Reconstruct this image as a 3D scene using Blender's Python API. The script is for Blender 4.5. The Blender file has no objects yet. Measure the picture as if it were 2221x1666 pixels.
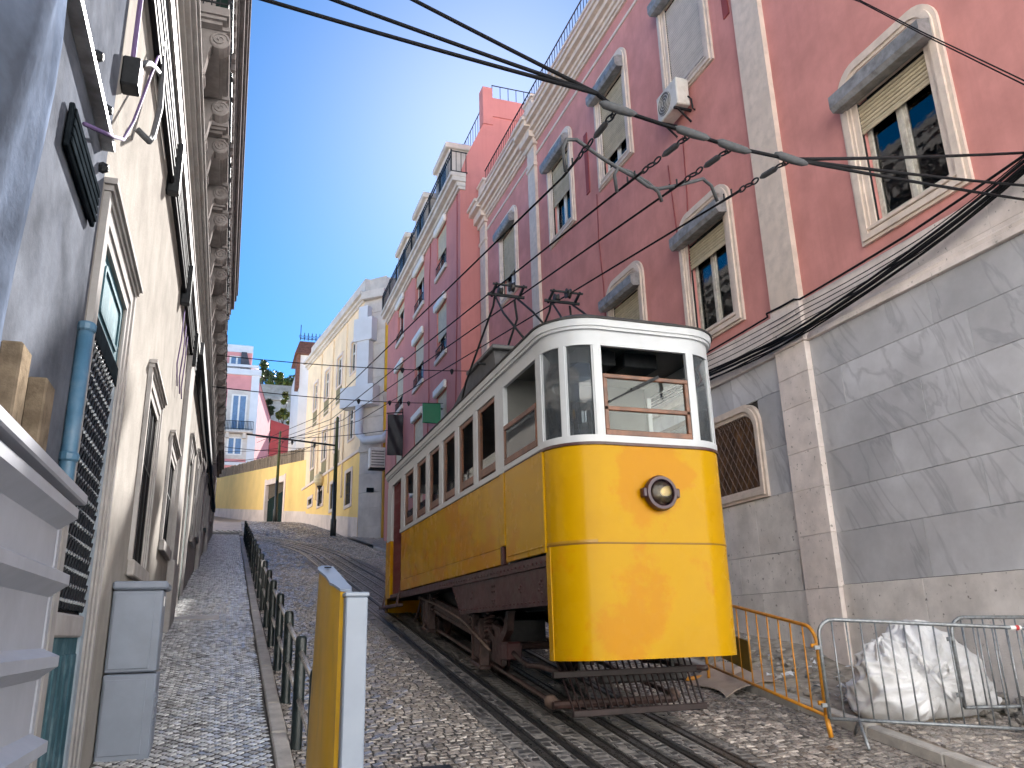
import bpy, math, random
import numpy as np
from mathutils import Vector, Matrix
R = math.radians
rnd = random.Random(7)
scene = bpy.context.scene
COL = scene.collection

# ---------------------------------------------------------------- camera
F_PX, PITCH, ROLL, YAW = 1733.5, 0.297387, -0.026462, 0.340546
cam_d = bpy.data.cameras.new('camera'); cam = bpy.data.objects.new('camera', cam_d); COL.objects.link(cam)
cam_d.sensor_width = 36.0; cam_d.lens = 36.0 * F_PX / 2221.0
cam_d.clip_start = 0.05; cam_d.clip_end = 2000
_cy, _sy, _cp, _sp = math.cos(YAW), math.sin(YAW), math.cos(PITCH), math.sin(PITCH)
_F = Vector((_sy*_cp, _cy*_cp, _sp)); _R = Vector((_cy, -_sy, 0)); _U = _R.cross(_F)
_c, _s = math.cos(ROLL), math.sin(ROLL)
_R2 = _c*_R + _s*_U; _U2 = -_s*_R + _c*_U
M = Matrix((_R2, _U2, -_F)).transposed().to_4x4(); M.translation = Vector((0, 0, 1.6))
cam.matrix_world = M
scene.camera = cam

# ---------------------------------------------------------------- sky, sun, exposure
SUN_EL, SUN_AZ = R(35.5), R(19.5)           # azimuth measured from +Y towards +X
world = bpy.data.worlds.new('World'); scene.world = world; world.use_nodes = True
wn = world.node_tree; bg = wn.nodes['Background']
sky = wn.nodes.new('ShaderNodeTexSky'); sky.sky_type = 'NISHITA'; sky.sun_disc = False
sky.sun_elevation = SUN_EL; sky.sun_rotation = SUN_AZ
sky.altitude = 100; sky.air_density = 0.36; sky.dust_density = 0.10; sky.ozone_density = 1.6
hs_ = wn.nodes.new('ShaderNodeHueSaturation'); hs_.inputs['Saturation'].default_value = 1.4; hs_.inputs['Hue'].default_value = 0.492; hs_.inputs['Value'].default_value = 0.95
wn.links.new(sky.outputs[0], hs_.inputs['Color']); wn.links.new(hs_.outputs[0], bg.inputs[0]); bg.inputs[1].default_value = 0.05
sun_d = bpy.data.lights.new('sun', 'SUN'); sun_d.energy = 4.2; sun_d.angle = R(0.5); sun_d.color = (1.0, 0.97, 0.92)
sun = bpy.data.objects.new('sun', sun_d); COL.objects.link(sun)
_d = Vector((math.sin(SUN_AZ)*math.cos(SUN_EL), math.cos(SUN_AZ)*math.cos(SUN_EL), math.sin(SUN_EL)))
sun.rotation_euler = _d.to_track_quat('Z', 'Y').to_euler()
sun.location = _d*200
scene.view_settings.view_transform = 'Standard'; scene.view_settings.look = 'None'
scene.view_settings.exposure = 2.97; scene.view_settings.gamma = 1.0
scene.view_settings.use_curve_mapping = False
scene.cycles.use_denoising = True
scene.cycles.max_bounces = 8; scene.cycles.diffuse_bounces = 5; scene.cycles.glossy_bounces = 3
scene.cycles.transparent_max_bounces = 12; scene.cycles.caustics_reflective = False; scene.cycles.caustics_refractive = False

# ---------------------------------------------------------------- helpers
ORG = {}
def tag(o, label=None, cat=None, group=None, kind=None):
    if label: o['label'] = label
    if cat: o['category'] = cat
    if group: o['group'] = group
    if kind: o['kind'] = kind
    return o
def empty(name, loc, label=None, cat=None, group=None, kind=None):
    o = bpy.data.objects.new(name, None); COL.objects.link(o); o.empty_display_size = 0.2
    o.location = loc; ORG[o] = Vector(loc)
    return tag(o, label, cat, group, kind)
def gz(y):
    z = 0.16*(y-3.75)
    if y < 3.75: z = 0.0
    elif y < 5.0: z = 0.16*(y-3.75)
    if y > 44: z += 0.38*math.exp(-((y-58.0)/8.0)**2)*min(1, (y-44)/6)
    if y > 100: z = 0.16*96.25 + (y-100)*0.03
    return z
class MB:
    def __init__(s): s.v = []; s.f = []; s.t = []
    def add(s, vs, fs):
        o = len(s.v); s.v.extend([tuple(p) for p in vs]); s.f.extend([tuple(i+o for i in f) for f in fs]); return s
    def box(s, x0, x1, y0, y1, z0, z1):
        return s.add([(x0,y0,z0),(x1,y0,z0),(x1,y1,z0),(x0,y1,z0),(x0,y0,z1),(x1,y0,z1),(x1,y1,z1),(x0,y1,z1)],
                     [(0,3,2,1),(4,5,6,7),(0,1,5,4),(1,2,6,5),(2,3,7,6),(3,0,4,7)])
    def sbox(s, x0, x1, y0, y1, z0, z1, sl=0.16):      # box whose z follows the street slope
        d = sl*(y1-y0)
        return s.add([(x0,y0,z0),(x1,y0,z0),(x1,y1,z0+d),(x0,y1,z0+d),(x0,y0,z1),(x1,y0,z1),(x1,y1,z1+d),(x0,y1,z1+d)],
                     [(0,3,2,1),(4,5,6,7),(0,1,5,4),(1,2,6,5),(2,3,7,6),(3,0,4,7)])
    def cbox(s, x0, x1, y0, y1, z0, z1, b=0.01, sl=0.0):   # chamfered box
        b = min(b, abs(x1-x0)*.45, abs(y1-y0)*.45, abs(z1-z0)*.45)
        vs = []; idx = {}
        for ix, X in ((0, (x0, x0+b)), (1, (x1, x1-b))):
            for iy, Y in ((0, (y0, y0+b)), (1, (y1, y1-b))):
                for iz, Z in ((0, (z0, z0+b)), (1, (z1, z1-b))):
                    for ax in range(3):
                        p = [X[1], Y[1], Z[1]]; p[ax] = (X, Y, Z)[ax][0]
                        p[2] += sl*(p[1]-y0)
                        idx[(ix, iy, iz, ax)] = len(vs); vs.append(tuple(p))
        fs = []
        I = lambda a, b_, c_, ax: idx[(a, b_, c_, ax)]
        for k in (0, 1):
            q = [I(k,0,0,0), I(k,1,0,0), I(k,1,1,0), I(k,0,1,0)]; fs.append(q if k else q[::-1])
            q = [I(0,k,0,1), I(1,k,0,1), I(1,k,1,1), I(0,k,1,1)]; fs.append(q[::-1] if k else q)
            q = [I(0,0,k,2), I(1,0,k,2), I(1,1,k,2), I(0,1,k,2)]; fs.append(q if k else q[::-1])
        for a in (0, 1):
            for c_ in (0, 1):
                q = [I(a,c_,0,0), I(a,c_,1,0), I(a,c_,1,1), I(a,c_,0,1)]; fs.append(q if a == c_ else q[::-1])
                q = [I(a,0,c_,0), I(a,1,c_,0), I(a,1,c_,2), I(a,0,c_,2)]; fs.append(q[::-1] if a == c_ else q)
                q = [I(0,a,c_,1), I(1,a,c_,1), I(1,a,c_,2), I(0,a,c_,2)]; fs.append(q if a == c_ else q[::-1])
        for a in (0,1):
            for b_ in (0,1):
                for c_ in (0,1):
                    q = [I(a,b_,c_,0), I(a,b_,c_,1), I(a,b_,c_,2)]; fs.append(q if (a+b_+c_) % 2 else q[::-1])
        return s.add(vs, fs)
    def prism(s, pts, a0, a1, ax='x'):                 # pts 2D outline extruded along ax
        n = len(pts)
        def P(p, a):
            return {'x': (a, p[0], p[1]), 'y': (p[0], a, p[1]), 'z': (p[0], p[1], a)}[ax]
        vs = [P(p, a0) for p in pts] + [P(p, a1) for p in pts]
        fs = [tuple(range(n))[::-1], tuple(range(n, 2*n))] + [(i, (i+1) % n, n+(i+1) % n, n+i) for i in range(n)]
        return s.add(vs, fs)
    def ring(s, o, i, a0, a1, ax='x'):                 # frame between two outlines with equal point counts
        n = len(o)
        def P(p, a):
            return {'x': (a, p[0], p[1]), 'y': (p[0], a, p[1]), 'z': (p[0], p[1], a)}[ax]
        vs = [P(p, a0) for p in o]+[P(p, a1) for p in o]+[P(p, a0) for p in i]+[P(p, a1) for p in i]
        fs = []
        for k in range(n):
            m = (k+1) % n
            fs += [(k, m, n+m, n+k), (2*n+m, 2*n+k, 3*n+k, 3*n+m), (n+k, n+m, 3*n+m, 3*n+k), (m, k, 2*n+k, 2*n+m)]
        return s.add(vs, fs)
    def tube(s, path, r, n=8, caps=True):
        path = [Vector(p) for p in path]; m = len(path)
        rr = r if isinstance(r, (list, tuple)) else [r]*m
        vs = []; fs = []; up = None
        for k, p in enumerate(path):
            t = (path[min(k+1, m-1)]-path[max(k-1, 0)])
            if t.length < 1e-9: t = Vector((0, 0, 1))
            t.normalize()
            if up is None:
                up = Vector((0, 0, 1)) if abs(t.z) < .9 else Vector((1, 0, 0))
            a = t.cross(up).normalized(); b = a.cross(t).normalized(); up = b
            for q in range(n):
                w = 2*math.pi*q/n; vs.append(p + (a*math.cos(w)+b*math.sin(w))*rr[k])
        for k in range(m-1):
            for q in range(n):
                fs.append((k*n+q, k*n+(q+1) % n, (k+1)*n+(q+1) % n, (k+1)*n+q))
        if caps: fs += [tuple(range(n))[::-1], tuple(range((m-1)*n, m*n))]
        return s.add(vs, fs)
    def bar(s, p, q, w, h=None):                       # square bar between two points
        h = h or w; p = Vector(p); q = Vector(q); t = (q-p).normalized()
        up = Vector((0, 0, 1)) if abs(t.z) < .95 else Vector((0, 1, 0))
        a = t.cross(up).normalized()*w/2; b = a.cross(t).normalized()*h/2
        vs = [p-a-b, p+a-b, p+a+b, p-a+b, q-a-b, q+a-b, q+a+b, q-a+b]
        return s.add(vs, [(0,3,2,1),(4,5,6,7),(0,1,5,4),(1,2,6,5),(2,3,7,6),(3,0,4,7)])
    def lathe(s, prof, o, axis='z', n=16):
        o = Vector(o); vs = []; fs = []
        E = {'z': ((1,0,0),(0,1,0),(0,0,1)), 'x': ((0,1,0),(0,0,1),(1,0,0)), 'y': ((0,0,1),(1,0,0),(0,1,0))}[axis] if isinstance(axis, str) else axis
        e = [Vector(k) for k in E]
        for r, h in prof:
            for q in range(n):
                w = 2*math.pi*q/n; vs.append(o+e[0]*r*math.cos(w)+e[1]*r*math.sin(w)+e[2]*h)
        m = len(prof)
        for k in range(m-1):
            for q in range(n): fs.append((k*n+q, k*n+(q+1) % n, (k+1)*n+(q+1) % n, (k+1)*n+q))
        if prof[0][0] > 1e-4: fs.append(tuple(range(n))[::-1])
        if prof[-1][0] > 1e-4: fs.append(tuple(range((m-1)*n, m*n)))
        return s.add(vs, fs)
    def quad(s, a, b, c, d): return s.add([a, b, c, d], [(0, 1, 2, 3)])
    def xf(s, fn): s.v = [fn(p) for p in s.v]; return s
    def build(s, name, m, parent=None, smooth=False, loc=None, attr=None, auto=None):
        if parent is not None: o0 = ORG[parent]
        elif loc is not None: o0 = Vector(loc)
        else:
            a = np.array(s.v); o0 = Vector(((a[:,0].min()+a[:,0].max())/2, (a[:,1].min()+a[:,1].max())/2, a[:,2].min()))
        me = bpy.data.meshes.new(name)
        a = np.array(s.v, float)-np.array(o0)
        me.from_pydata(a.tolist(), [], s.f); me.validate()
        ms = m if isinstance(m, (list, tuple)) else [m]
        for k in ms: me.materials.append(k)
        if attr is not None:
            at = me.attributes.new('tone', 'FLOAT', 'FACE'); at.data.foreach_set('value', np.asarray(attr, np.float32))
        if smooth: me.polygons.foreach_set('use_smooth', [True]*len(me.polygons))
        if auto: me.polygons.foreach_set('use_smooth', [True]*len(me.polygons)); me.set_sharp_from_angle(angle=R(auto))
        o = bpy.data.objects.new(name, me); COL.objects.link(o)
        if parent is not None: o.parent = parent
        else: o.location = o0
        ORG[o] = o0
        return o
def inst(me, name, parent, pos, rot=None, scale=None):      # a piece that shares mesh data
    o = bpy.data.objects.new(name, me); COL.objects.link(o)
    o.location = Vector(pos)-(ORG[parent] if parent is not None else Vector((0,0,0)))
    if parent is not None: o.parent = parent
    if rot: o.rotation_euler = rot
    if scale: o.scale = scale
    ORG[o] = Vector(pos)
    return o
def copy_tree(o, loc, parent=None):
    c = o.copy(); COL.objects.link(c)
    if parent is None: c.location = loc; ORG[c] = Vector(loc)
    else: c.parent = parent
    for ch in list(o.children): copy_tree(ch, None, c)
    return c
def rrect(y0, y1, z0, z1, r, n=6, low=0.0):           # outline, rounded top corners (and bottom ones if low)
    p = []
    def arc(cx, cz, r_, a0, a1):
        for k in range(n+1):
            w = R(a0+(a1-a0)*k/n); p.append((cx+r_*math.cos(w), cz+r_*math.sin(w)))
    lo = max(low, 1e-4)
    arc(y1-lo, z0+lo, lo, -90, 0); arc(y1-r, z1-r, r, 0, 90); arc(y0+r, z1-r, r, 90, 180); arc(y0+lo, z0+lo, lo, 180, 270)
    return p
def srgb(r, g, b):
    f = lambda c: (c/255/12.92) if c/255 <= .04045 else ((c/255+.055)/1.055)**2.4
    return (f(r), f(g), f(b))

# ---------------------------------------------------------------- materials
def mat(name, col, rough=0.7, var=0.12, scale=3.0, bump=0.0, bscale=40.0, dirt=None, dirt_amt=0.0, dscale=1.2, dlo=.5, dhi=.75, streak=0.0,
        metal=0.0, rand=0.0, tone=0.0, spec=0.5, coat=0.0, col2=None, dstretch=(1,1,1), rvar=0.0, pit=None, pitamt=0.0, pitscale=60.0):
    m = bpy.data.materials.new(name); m.use_nodes = True
    nt = m.node_tree; N = nt.nodes; L = nt.links; p = N['Principled BSDF']
    geo = N.new('ShaderNodeNewGeometry')
    def noise(sc, det=5, stretch=(1,1,1), rg=.6):
        mp = N.new('ShaderNodeMapping'); mp.inputs['Scale'].default_value = stretch
        L.new(geo.outputs['Position'], mp.inputs[0])
        n = N.new('ShaderNodeTexNoise'); n.inputs['Scale'].default_value = sc; n.inputs['Detail'].default_value = det; n.inputs['Roughness'].default_value = rg
        L.new(mp.outputs[0], n.inputs['Vector']); return n
    def mixc(fac, a, b, mode='MIX'):
        x = N.new('ShaderNodeMix'); x.data_type = 'RGBA'; x.blend_type = mode
        if isinstance(fac, (int, float)): x.inputs[0].default_value = fac
        else: L.new(fac, x.inputs[0])
        for k, v in ((6, a), (7, b)):
            if hasattr(v, 'links'): L.new(v, x.inputs[k])
            else: x.inputs[k].default_value = (*v, 1)
        return x.outputs[2]
    def ramp(src, a, b, lo=0.0, hi=1.0):
        r = N.new('ShaderNodeMapRange'); L.new(src, r.inputs[0]); r.inputs[1].default_value = a; r.inputs[2].default_value = b
        r.inputs[3].default_value = lo; r.inputs[4].default_value = hi; return r.outputs[0]
    c2 = col2 or tuple(c*(1-var*1.6) for c in col)
    c1 = tuple(min(1, c*(1+var*.6)) for c in col)
    out = mixc(ramp(noise(scale).outputs[0], .35, .65), c2, c1)
    if rand:
        oi = N.new('ShaderNodeObjectInfo'); v = ramp(oi.outputs['Random'], 0, 1, 1-rand, 1+rand)
        h = N.new('ShaderNodeHueSaturation'); L.new(out, h.inputs['Color']); L.new(v, h.inputs['Value']); out = h.outputs[0]
    if tone:
        at = N.new('ShaderNodeAttribute'); at.attribute_name = 'tone'; v = ramp(at.outputs['Fac'], 0, 1, 1-tone, 1+tone)
        h = N.new('ShaderNodeHueSaturation'); L.new(out, h.inputs['Color']); L.new(v, h.inputs['Value']); out = h.outputs[0]
    if dirt and dirt_amt:
        out = mixc(ramp(noise(dscale, 7, dstretch, .65).outputs[0], dlo, dhi, 0, dirt_amt), out, dirt)
    if streak:
        out = mixc(ramp(noise(2.2, 5, (3.0, 3.0, .22), .6).outputs[0], .5, .75, 0, streak), out, dirt or tuple(c*.45 for c in col))
    if pit:
        out = mixc(ramp(noise(pitscale, 3).outputs[0], .64, .72, 0, pitamt), out, pit)
    L.new(out, p.inputs['Base Color'])
    p.inputs['Metallic'].default_value = metal; p.inputs['Specular IOR Level'].default_value = spec
    p.inputs['Coat Weight'].default_value = coat; p.inputs['Coat Roughness'].default_value = .08
    if rvar: L.new(ramp(noise(scale*2.3, 6).outputs[0], .3, .7, max(.03, rough-rvar), min(1, rough+rvar)), p.inputs['Roughness'])
    else: p.inputs['Roughness'].default_value = rough
    if bump:
        b = N.new('ShaderNodeBump'); b.inputs['Strength'].default_value = bump; b.inputs['Distance'].default_value = .02
        L.new(noise(bscale, 6).outputs[0], b.inputs['Height']); L.new(b.outputs[0], p.inputs['Normal'])
    return m
def glass_mat(name, tint=(0.9, 0.95, 0.95), refl=0.09, rough=0.0, dull=0.0, dullcol=(.5,.5,.5), wav=0.0):
    m = bpy.data.materials.new(name); m.use_nodes = True; nt = m.node_tree; N = nt.nodes; L = nt.links
    for n in list(N): N.remove(n)
    o = N.new('ShaderNodeOutputMaterial'); tr = N.new('ShaderNodeBsdfTransparent'); tr.inputs[0].default_value = (*tint, 1)
    gl = N.new('ShaderNodeBsdfGlossy'); gl.inputs['Roughness'].default_value = rough
    fr = N.new('ShaderNodeFresnel'); fr.inputs['IOR'].default_value = 1.5
    ma = N.new('ShaderNodeMath'); ma.operation = 'MULTIPLY_ADD'; L.new(fr.outputs[0], ma.inputs[0]); ma.inputs[1].default_value = .9; ma.inputs[2].default_value = refl-.05; ma.use_clamp = True
    mx = N.new('ShaderNodeMixShader'); L.new(ma.outputs[0], mx.inputs[0]); L.new(tr.outputs[0], mx.inputs[1]); L.new(gl.outputs[0], mx.inputs[2])
    if wav:
        nz = N.new('ShaderNodeTexNoise'); nz.inputs['Scale'].default_value = 5; g = N.new('ShaderNodeNewGeometry'); L.new(g.outputs['Position'], nz.inputs['Vector'])
        b = N.new('ShaderNodeBump'); b.inputs['Strength'].default_value = wav; b.inputs['Distance'].default_value = .03; L.new(nz.outputs[0], b.inputs['Height']); L.new(b.outputs[0], gl.inputs['Normal'])
    s = mx
    if dull:
        di = N.new('ShaderNodeBsdfDiffuse'); di.inputs[0].default_value = (*dullcol, 1)
        m2 = N.new('ShaderNodeMixShader'); m2.inputs[0].default_value = dull; L.new(mx.outputs[0], m2.inputs[1]); L.new(di.outputs[0], m2.inputs[2]); s = m2
    L.new(s.outputs[0], o.inputs[0]); return m
GRIME = (.10, .085, .07)
T = {
 'pink': mat('pink_stucco', (.64, .29, .265), .95, .09, 1.4, .1, 120, spec=.05, dirt=(.47,.20,.185), dirt_amt=.45, dscale=.9, streak=.28),
 'pink2': mat('red_stucco', (.56, .22, .20), .85, .08, 1.0, .1, 90, dirt=(.34,.11,.10), dirt_amt=.4, dscale=.5, streak=.2),
 'pink3': mat('rose_stucco', (.62, .27, .27), .85, .06, 1.0),
 'darkred': mat('dark_red_stucco', (.30, .065, .065), .85, .08, 1.0),
 'cream': mat('cream_limestone', (.70, .59, .51), .75, .10, 5.0, .25, 60, dirt=(.46,.36,.29), dirt_amt=.35, dscale=2.5, streak=.15, rand=.05),
 'rosestone': mat('pale_rose_limestone', (.80, .71, .67), .7, .10, 3.0, .15, 50, dirt=(.50,.42,.35), dirt_amt=.4, dscale=1.6, rand=.07, pit=(.2,.17,.14), pitamt=.8, pitscale=16),
 'plinth': mat('grey_limestone_plinth', (.74, .69, .66), .75, .12, 2.5, .2, 50, dirt=(.48,.43,.39), dirt_amt=.5, dscale=1.2, streak=.2, rand=.05, pit=(.13,.11,.1), pitamt=.85, pitscale=13),
 'zinc': mat('weathered_zinc', (.30, .30, .31), .55, .2, 6.0, .2, 30, dirt=(.12,.11,.10), dirt_amt=.8, dscale=5, metal=.2, spec=.2),
 'slat': mat('beige_shutter_slat', (.55, .47, .33), .6, .08, 5.0, rand=.08, dirt=(.32,.25,.16), dirt_amt=.3, dscale=4, streak=.2),
 'slatw': mat('pale_shutter_slat', (.60, .54, .50), .6, .06, 5.0, rand=.05),
 'wwood': mat('peeling_white_wood', (.62, .58, .50), .65, .12, 14.0, .4, 60, dirt=(.20,.13,.08), dirt_amt=.9, dscale=9, dstretch=(1,1,.35)),
 'wpaint': mat('white_window_paint', (.70, .69, .66), .55, .06, 6.0),
 'glass': glass_mat('window_glass', (.75, .78, .78), .05, .01, wav=.03),
 'tglass': glass_mat('tram_glass', (.86, .90, .88), .04, .0, wav=.01),
 'tglassd': glass_mat('dusty_tram_glass', (.50, .55, .58), .09, .02, .14, (.30,.33,.36), wav=.02),
 'dark': mat('dark_interior', (.026, .025, .027), 1.0, .1, 3.0, spec=0),
 'curtain': mat('grey_net_curtain', (.42, .40, .37), .95, .12, 20.0),
 'iron': mat('dark_iron', (.02, .022, .025), .6, .2, 20.0, spec=.2),
 'rubber': mat('black_cable', (.012, .012, .014), .7, .1, 20.0, spec=.12),
 'grey_cable': mat('grey_cable', (.085, .088, .095), .7, .1, 20.0, spec=.15),
 'steel': mat('galvanised_steel', (.27, .29, .31), .42, .2, 25.0, .08, 80, metal=.55, dirt=(.14,.12,.1), dirt_amt=.4, dscale=8, rvar=.12),
 'chrome': mat('polished_steel_rail', (.62, .58, .54), .3, .1, 20.0, metal=.75, rvar=.06),
 'green_post': mat('dark_green_post_paint', (.008, .016, .018), .38, .2, 9.0, rvar=.1, dirt=(.05,.05,.045), dirt_amt=.4, dscale=9),
 'orange': mat('orange_barrier_paint', (.62, .26, .02), .42, .12, 12.0, dirt=(.25,.12,.03), dirt_amt=.6, dscale=10),
 'ochre_plate': mat('dull_ochre_plate', (.17, .10, .01), .5, .15, 5.0),
 'card': mat('grey_cardboard', (.40, .32, .27), .9, .1, 6.0, .1, 60, dirt=(.22,.17,.14), dirt_amt=.5, dscale=6),
 'bag': mat('white_woven_bag', (.72, .72, .74), .62, .05, 8.0, .25, 160, dirt=(.42,.39,.36), dirt_amt=.6, dscale=3.5),
 'dirtg': mat('sandy_rubble_soil', (.43, .37, .30), .95, .3, 5.0, .8, 25, dirt=(.24,.20,.17), dirt_amt=.7, dscale=4),
 'rubble': mat('rubble_stone', (.46, .42, .38), .9, .25, 8.0, .3, 40, rand=.3, tone=.35),
 'mortar': mat('sandy_joint', (.055, .05, .047), 1.0, .3, 8.0, .5, 60),
 'mortar_l': mat('pale_cement_joint', (.25, .23, .215), .9, .2, 6.0, .3, 50, dirt=(.09,.085,.08), dirt_amt=.7, dscale=2),
 'cobble': mat('polished_limestone_cobble', (.50, .50, .50), .22, .12, 9.0, .05, 70, tone=.4, rvar=.06, spec=.7, dirt=(.16,.14,.12), dirt_amt=.4, dscale=2.2),
 'setts': mat('road_sett', (.29, .255, .23), .27, .18, 7.0, .08, 60, tone=.55, rvar=.1, spec=.7, dirt=(.09,.08,.075), dirt_amt=.6, dscale=.9),
 'basalt': mat('basalt_sett', (.10, .093, .092), .36, .25, 8.0, .15, 50, tone=.5, rvar=.12),
 'road_far': mat('far_cobble_road', (.28, .225, .185), .42, .25, 3.0, 1.0, 9, dirt=(.10,.09,.085), dirt_amt=.6, dscale=.7),
 'kerb': mat('limestone_kerb', (.47, .44, .41), .6, .15, 5.0, .3, 40, rand=.12, dirt=(.2,.17,.15), dirt_amt=.5, dscale=3),
 'rail': mat('worn_rail_steel', (.20, .185, .175), .32, .25, 14.0, metal=.8, rvar=.1),
 'raildark': mat('oily_rail_bed', (.022, .02, .02), .5, .3, 12.0, .3, 50),
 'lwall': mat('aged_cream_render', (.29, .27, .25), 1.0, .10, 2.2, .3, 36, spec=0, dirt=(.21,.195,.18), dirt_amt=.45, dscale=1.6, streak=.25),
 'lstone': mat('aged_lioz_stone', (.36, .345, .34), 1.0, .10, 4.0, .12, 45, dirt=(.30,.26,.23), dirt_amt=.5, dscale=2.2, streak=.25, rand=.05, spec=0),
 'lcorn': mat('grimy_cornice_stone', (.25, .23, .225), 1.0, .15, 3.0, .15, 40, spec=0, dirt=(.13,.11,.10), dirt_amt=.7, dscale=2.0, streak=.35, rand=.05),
 'teal': mat('worn_teal_door_paint', (.055, .12, .15), .9, .15, 6.0, .15, 40, dirt=(.20,.26,.29), dirt_amt=.6, dscale=6, streak=.2, spec=.05),
 'tealpipe': mat('blue_downpipe', (.06, .15, .24), .45, .12, 7.0, dirt=(.2,.22,.24), dirt_amt=.4, dscale=7),
 'sheet': mat('white_hoarding_sheet', (.36, .37, .41), .45, .05, 4.0, .05, 30, dirt=(.25,.25,.28), dirt_amt=.45, dscale=2.4, streak=.15),
 'timber': mat('grey_timber_post', (.20, .155, .11), .95, .2, 12.0, .3, 50, spec=0, dstretch=(1,1,.2)),
 'net': None,
 'cab': mat('grey_cabinet_paint', (.20, .23, .29), .5, .06, 4.0, dirt=(.17,.19,.23), dirt_amt=.45, dscale=3.5, streak=.15),
 'cabtag': mat('white_sticker', (.8, .8, .8), .6, .02),
 'board': mat('black_slatted_board', (.014, .018, .022), 1.0, .2, 9.0, spec=0),
 'yellow': mat('tram_yellow_enamel', (.47, .262, .0006), .26, .04, .9, .03, 9, col2=(.435, .228, .0005), spec=.10, coat=.04, rvar=.08, dirt=(.445,.188,.0005), dirt_amt=.85, dscale=.9, dlo=.53, dhi=.58),
 'yellow2': mat('tram_yellow_repaint', (.36, .18, .002), .4, .05, 1.0, .03, 9, coat=.1),
 'twhite': mat('tram_cream_white_enamel', (.47, .49, .515), .38, .05, 3.0, .03, 30, coat=.1, dirt=(.40,.38,.34), dirt_amt=.35, dscale=3.0, streak=.22),
 'maroon': mat('maroon_underframe_paint', (.060, .018, .018), .42, .25, 5.0, .12, 30, dirt=(.03,.024,.02), dirt_amt=.6, dscale=4, rvar=.12),
 'truck': mat('rusty_brown_truck', (.055, .026, .022), .5, .3, 7.0, .25, 40, dirt=(.025,.018,.015), dirt_amt=.7, dscale=5, rvar=.12),
 'rustrod': mat('rusty_pale_rod', (.15, .10, .08), .5, .25, 14.0),
 'wood': mat('varnished_brown_sash', (.17, .065, .03), .4, .3, 9.0, .15, 60, dstretch=(1,1,.2), dirt=(.07,.025,.012), dirt_amt=.5, dscale=6),
 'redgate': mat('dark_red_gate', (.13, .012, .014), .4, .15, 8.0),
 'roofdark': mat('dark_roof_felt', (.028, .026, .025), .7, .3, 8.0, .2, 40),
 'tinterior': mat('grey_tram_ceiling', (.16, .16, .15), .7, .08, 3.0),
 'brass': mat('tarnished_reflector', (.80, .60, .26), .5, .1, 9.0, metal=.0, rvar=.1),
 'purple': mat('plum_lamp_rim', (.05, .02, .03), .35, .15, 9.0),
 'yellowb': mat('bright_yellow_stucco', (.80, .50, .05), .85, .05, 1.0),
 'peach': mat('peach_stucco', (.88, .69, .47), .85, .06, .8, .1, 50, dirt=(.45,.34,.22), dirt_amt=.35, dscale=.6, streak=.15),
 'ywall': mat('yellow_limewash', (.90, .62, .22), .9, .06, .6, .1, 40, dirt=(.85,.58,.26), dirt_amt=.4, dscale=.35),
 'wstone': mat('pale_grey_stone', (.60, .55, .50), .8, .10, 1.5, .1, 30, dirt=(.38,.33,.29), dirt_amt=.5, dscale=.7, streak=.2),
 'pinkplinth': mat('whitewashed_plinth', (.76, .63, .56), .85, .08, 1.0, dirt=(.42,.34,.29), dirt_amt=.5, dscale=.8),
 'bamboo': mat('dry_cane', (.24, .185, .13), .85, .2, 9.0, rand=.25, tone=.35),
 'ggreen': mat('dark_green_gate', (.012, .026, .022), .8, .2, 5.0, spec=.08),
 'olivepole': mat('olive_pole_paint', (.055, .075, .03), .5, .2, 6.0),
 'blackpole': mat('black_pole_paint', (.012, .014, .014), .45, .2, 6.0),
 'globe': mat('cream_globe', (.72, .60, .36), .35, .04, 6.0),
 'tile': mat('brown_roof_tile', (.16, .07, .05), .8, .25, 6.0, .5, 12),
 'bluewhite': mat('white_blue_wash', (.62, .64, .68), .85, .05, 1.0),
 'slate': mat('dark_slate', (.06, .06, .075), .6, .2, 4.0),
 'hillwall': mat('grey_retaining_wall', (.44, .42, .37), .9, .2, .6, .3, 8, dirt=(.2,.22,.16), dirt_amt=.6, dscale=.4),
 'greensign': mat('green_cross_sign', (.0, .15, .07), .4, .05),
 'tarp': mat('black_tarpaulin', (.016, .016, .02), .55, .2, 3.0, .5, 12),
 'acw': mat('white_air_unit', (.66, .63, .58), .5, .06, 6.0, dirt=(.30,.22,.15), dirt_amt=.5, dscale=5),
 'acg': mat('grey_fan_grille', (.16, .15, .14), .6, .1, 9.0),
 'twhitepost': mat('pale_blue_white_paint', (.26, .30, .37), .4, .05, 4.0, dirt=(.26,.29,.33), dirt_amt=.4, dscale=4),
 'postyellow': mat('traffic_yellow_paint', (.66, .37, .012), .36, .06, 3.0, dirt=(.28,.17,.03), dirt_amt=.6, dscale=3.5, dstretch=(2,2,.5)),
 'violet': mat('violet_cable', (.13, .09, .19), .8, .1, 9.0, spec=.05),
 'tape': mat('white_tape', (.75, .73, .72), .6, .05), 'redtape': mat('red_tape', (.5, .03, .03), .6, .05),
 'bark': mat('bark', (.10, .075, .055), .9, .3, 9.0, .5, 20),
 'leaf': mat('leaf', (.09, .13, .045), .55, .35, 1.2, tone=.45), 'leafb': mat('bright_leaf', (.13, .17, .03), .55, .3, 1.2, tone=.4),
 'leafd': mat('dark_leaf', (.03, .06, .025), .6, .35, 1.2, tone=.4),
 'manhole': mat('iron_cover', (.05, .05, .052), .5, .3, 12.0, .4, 60, metal=.5),
 'lamp_on': None,
}
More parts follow.
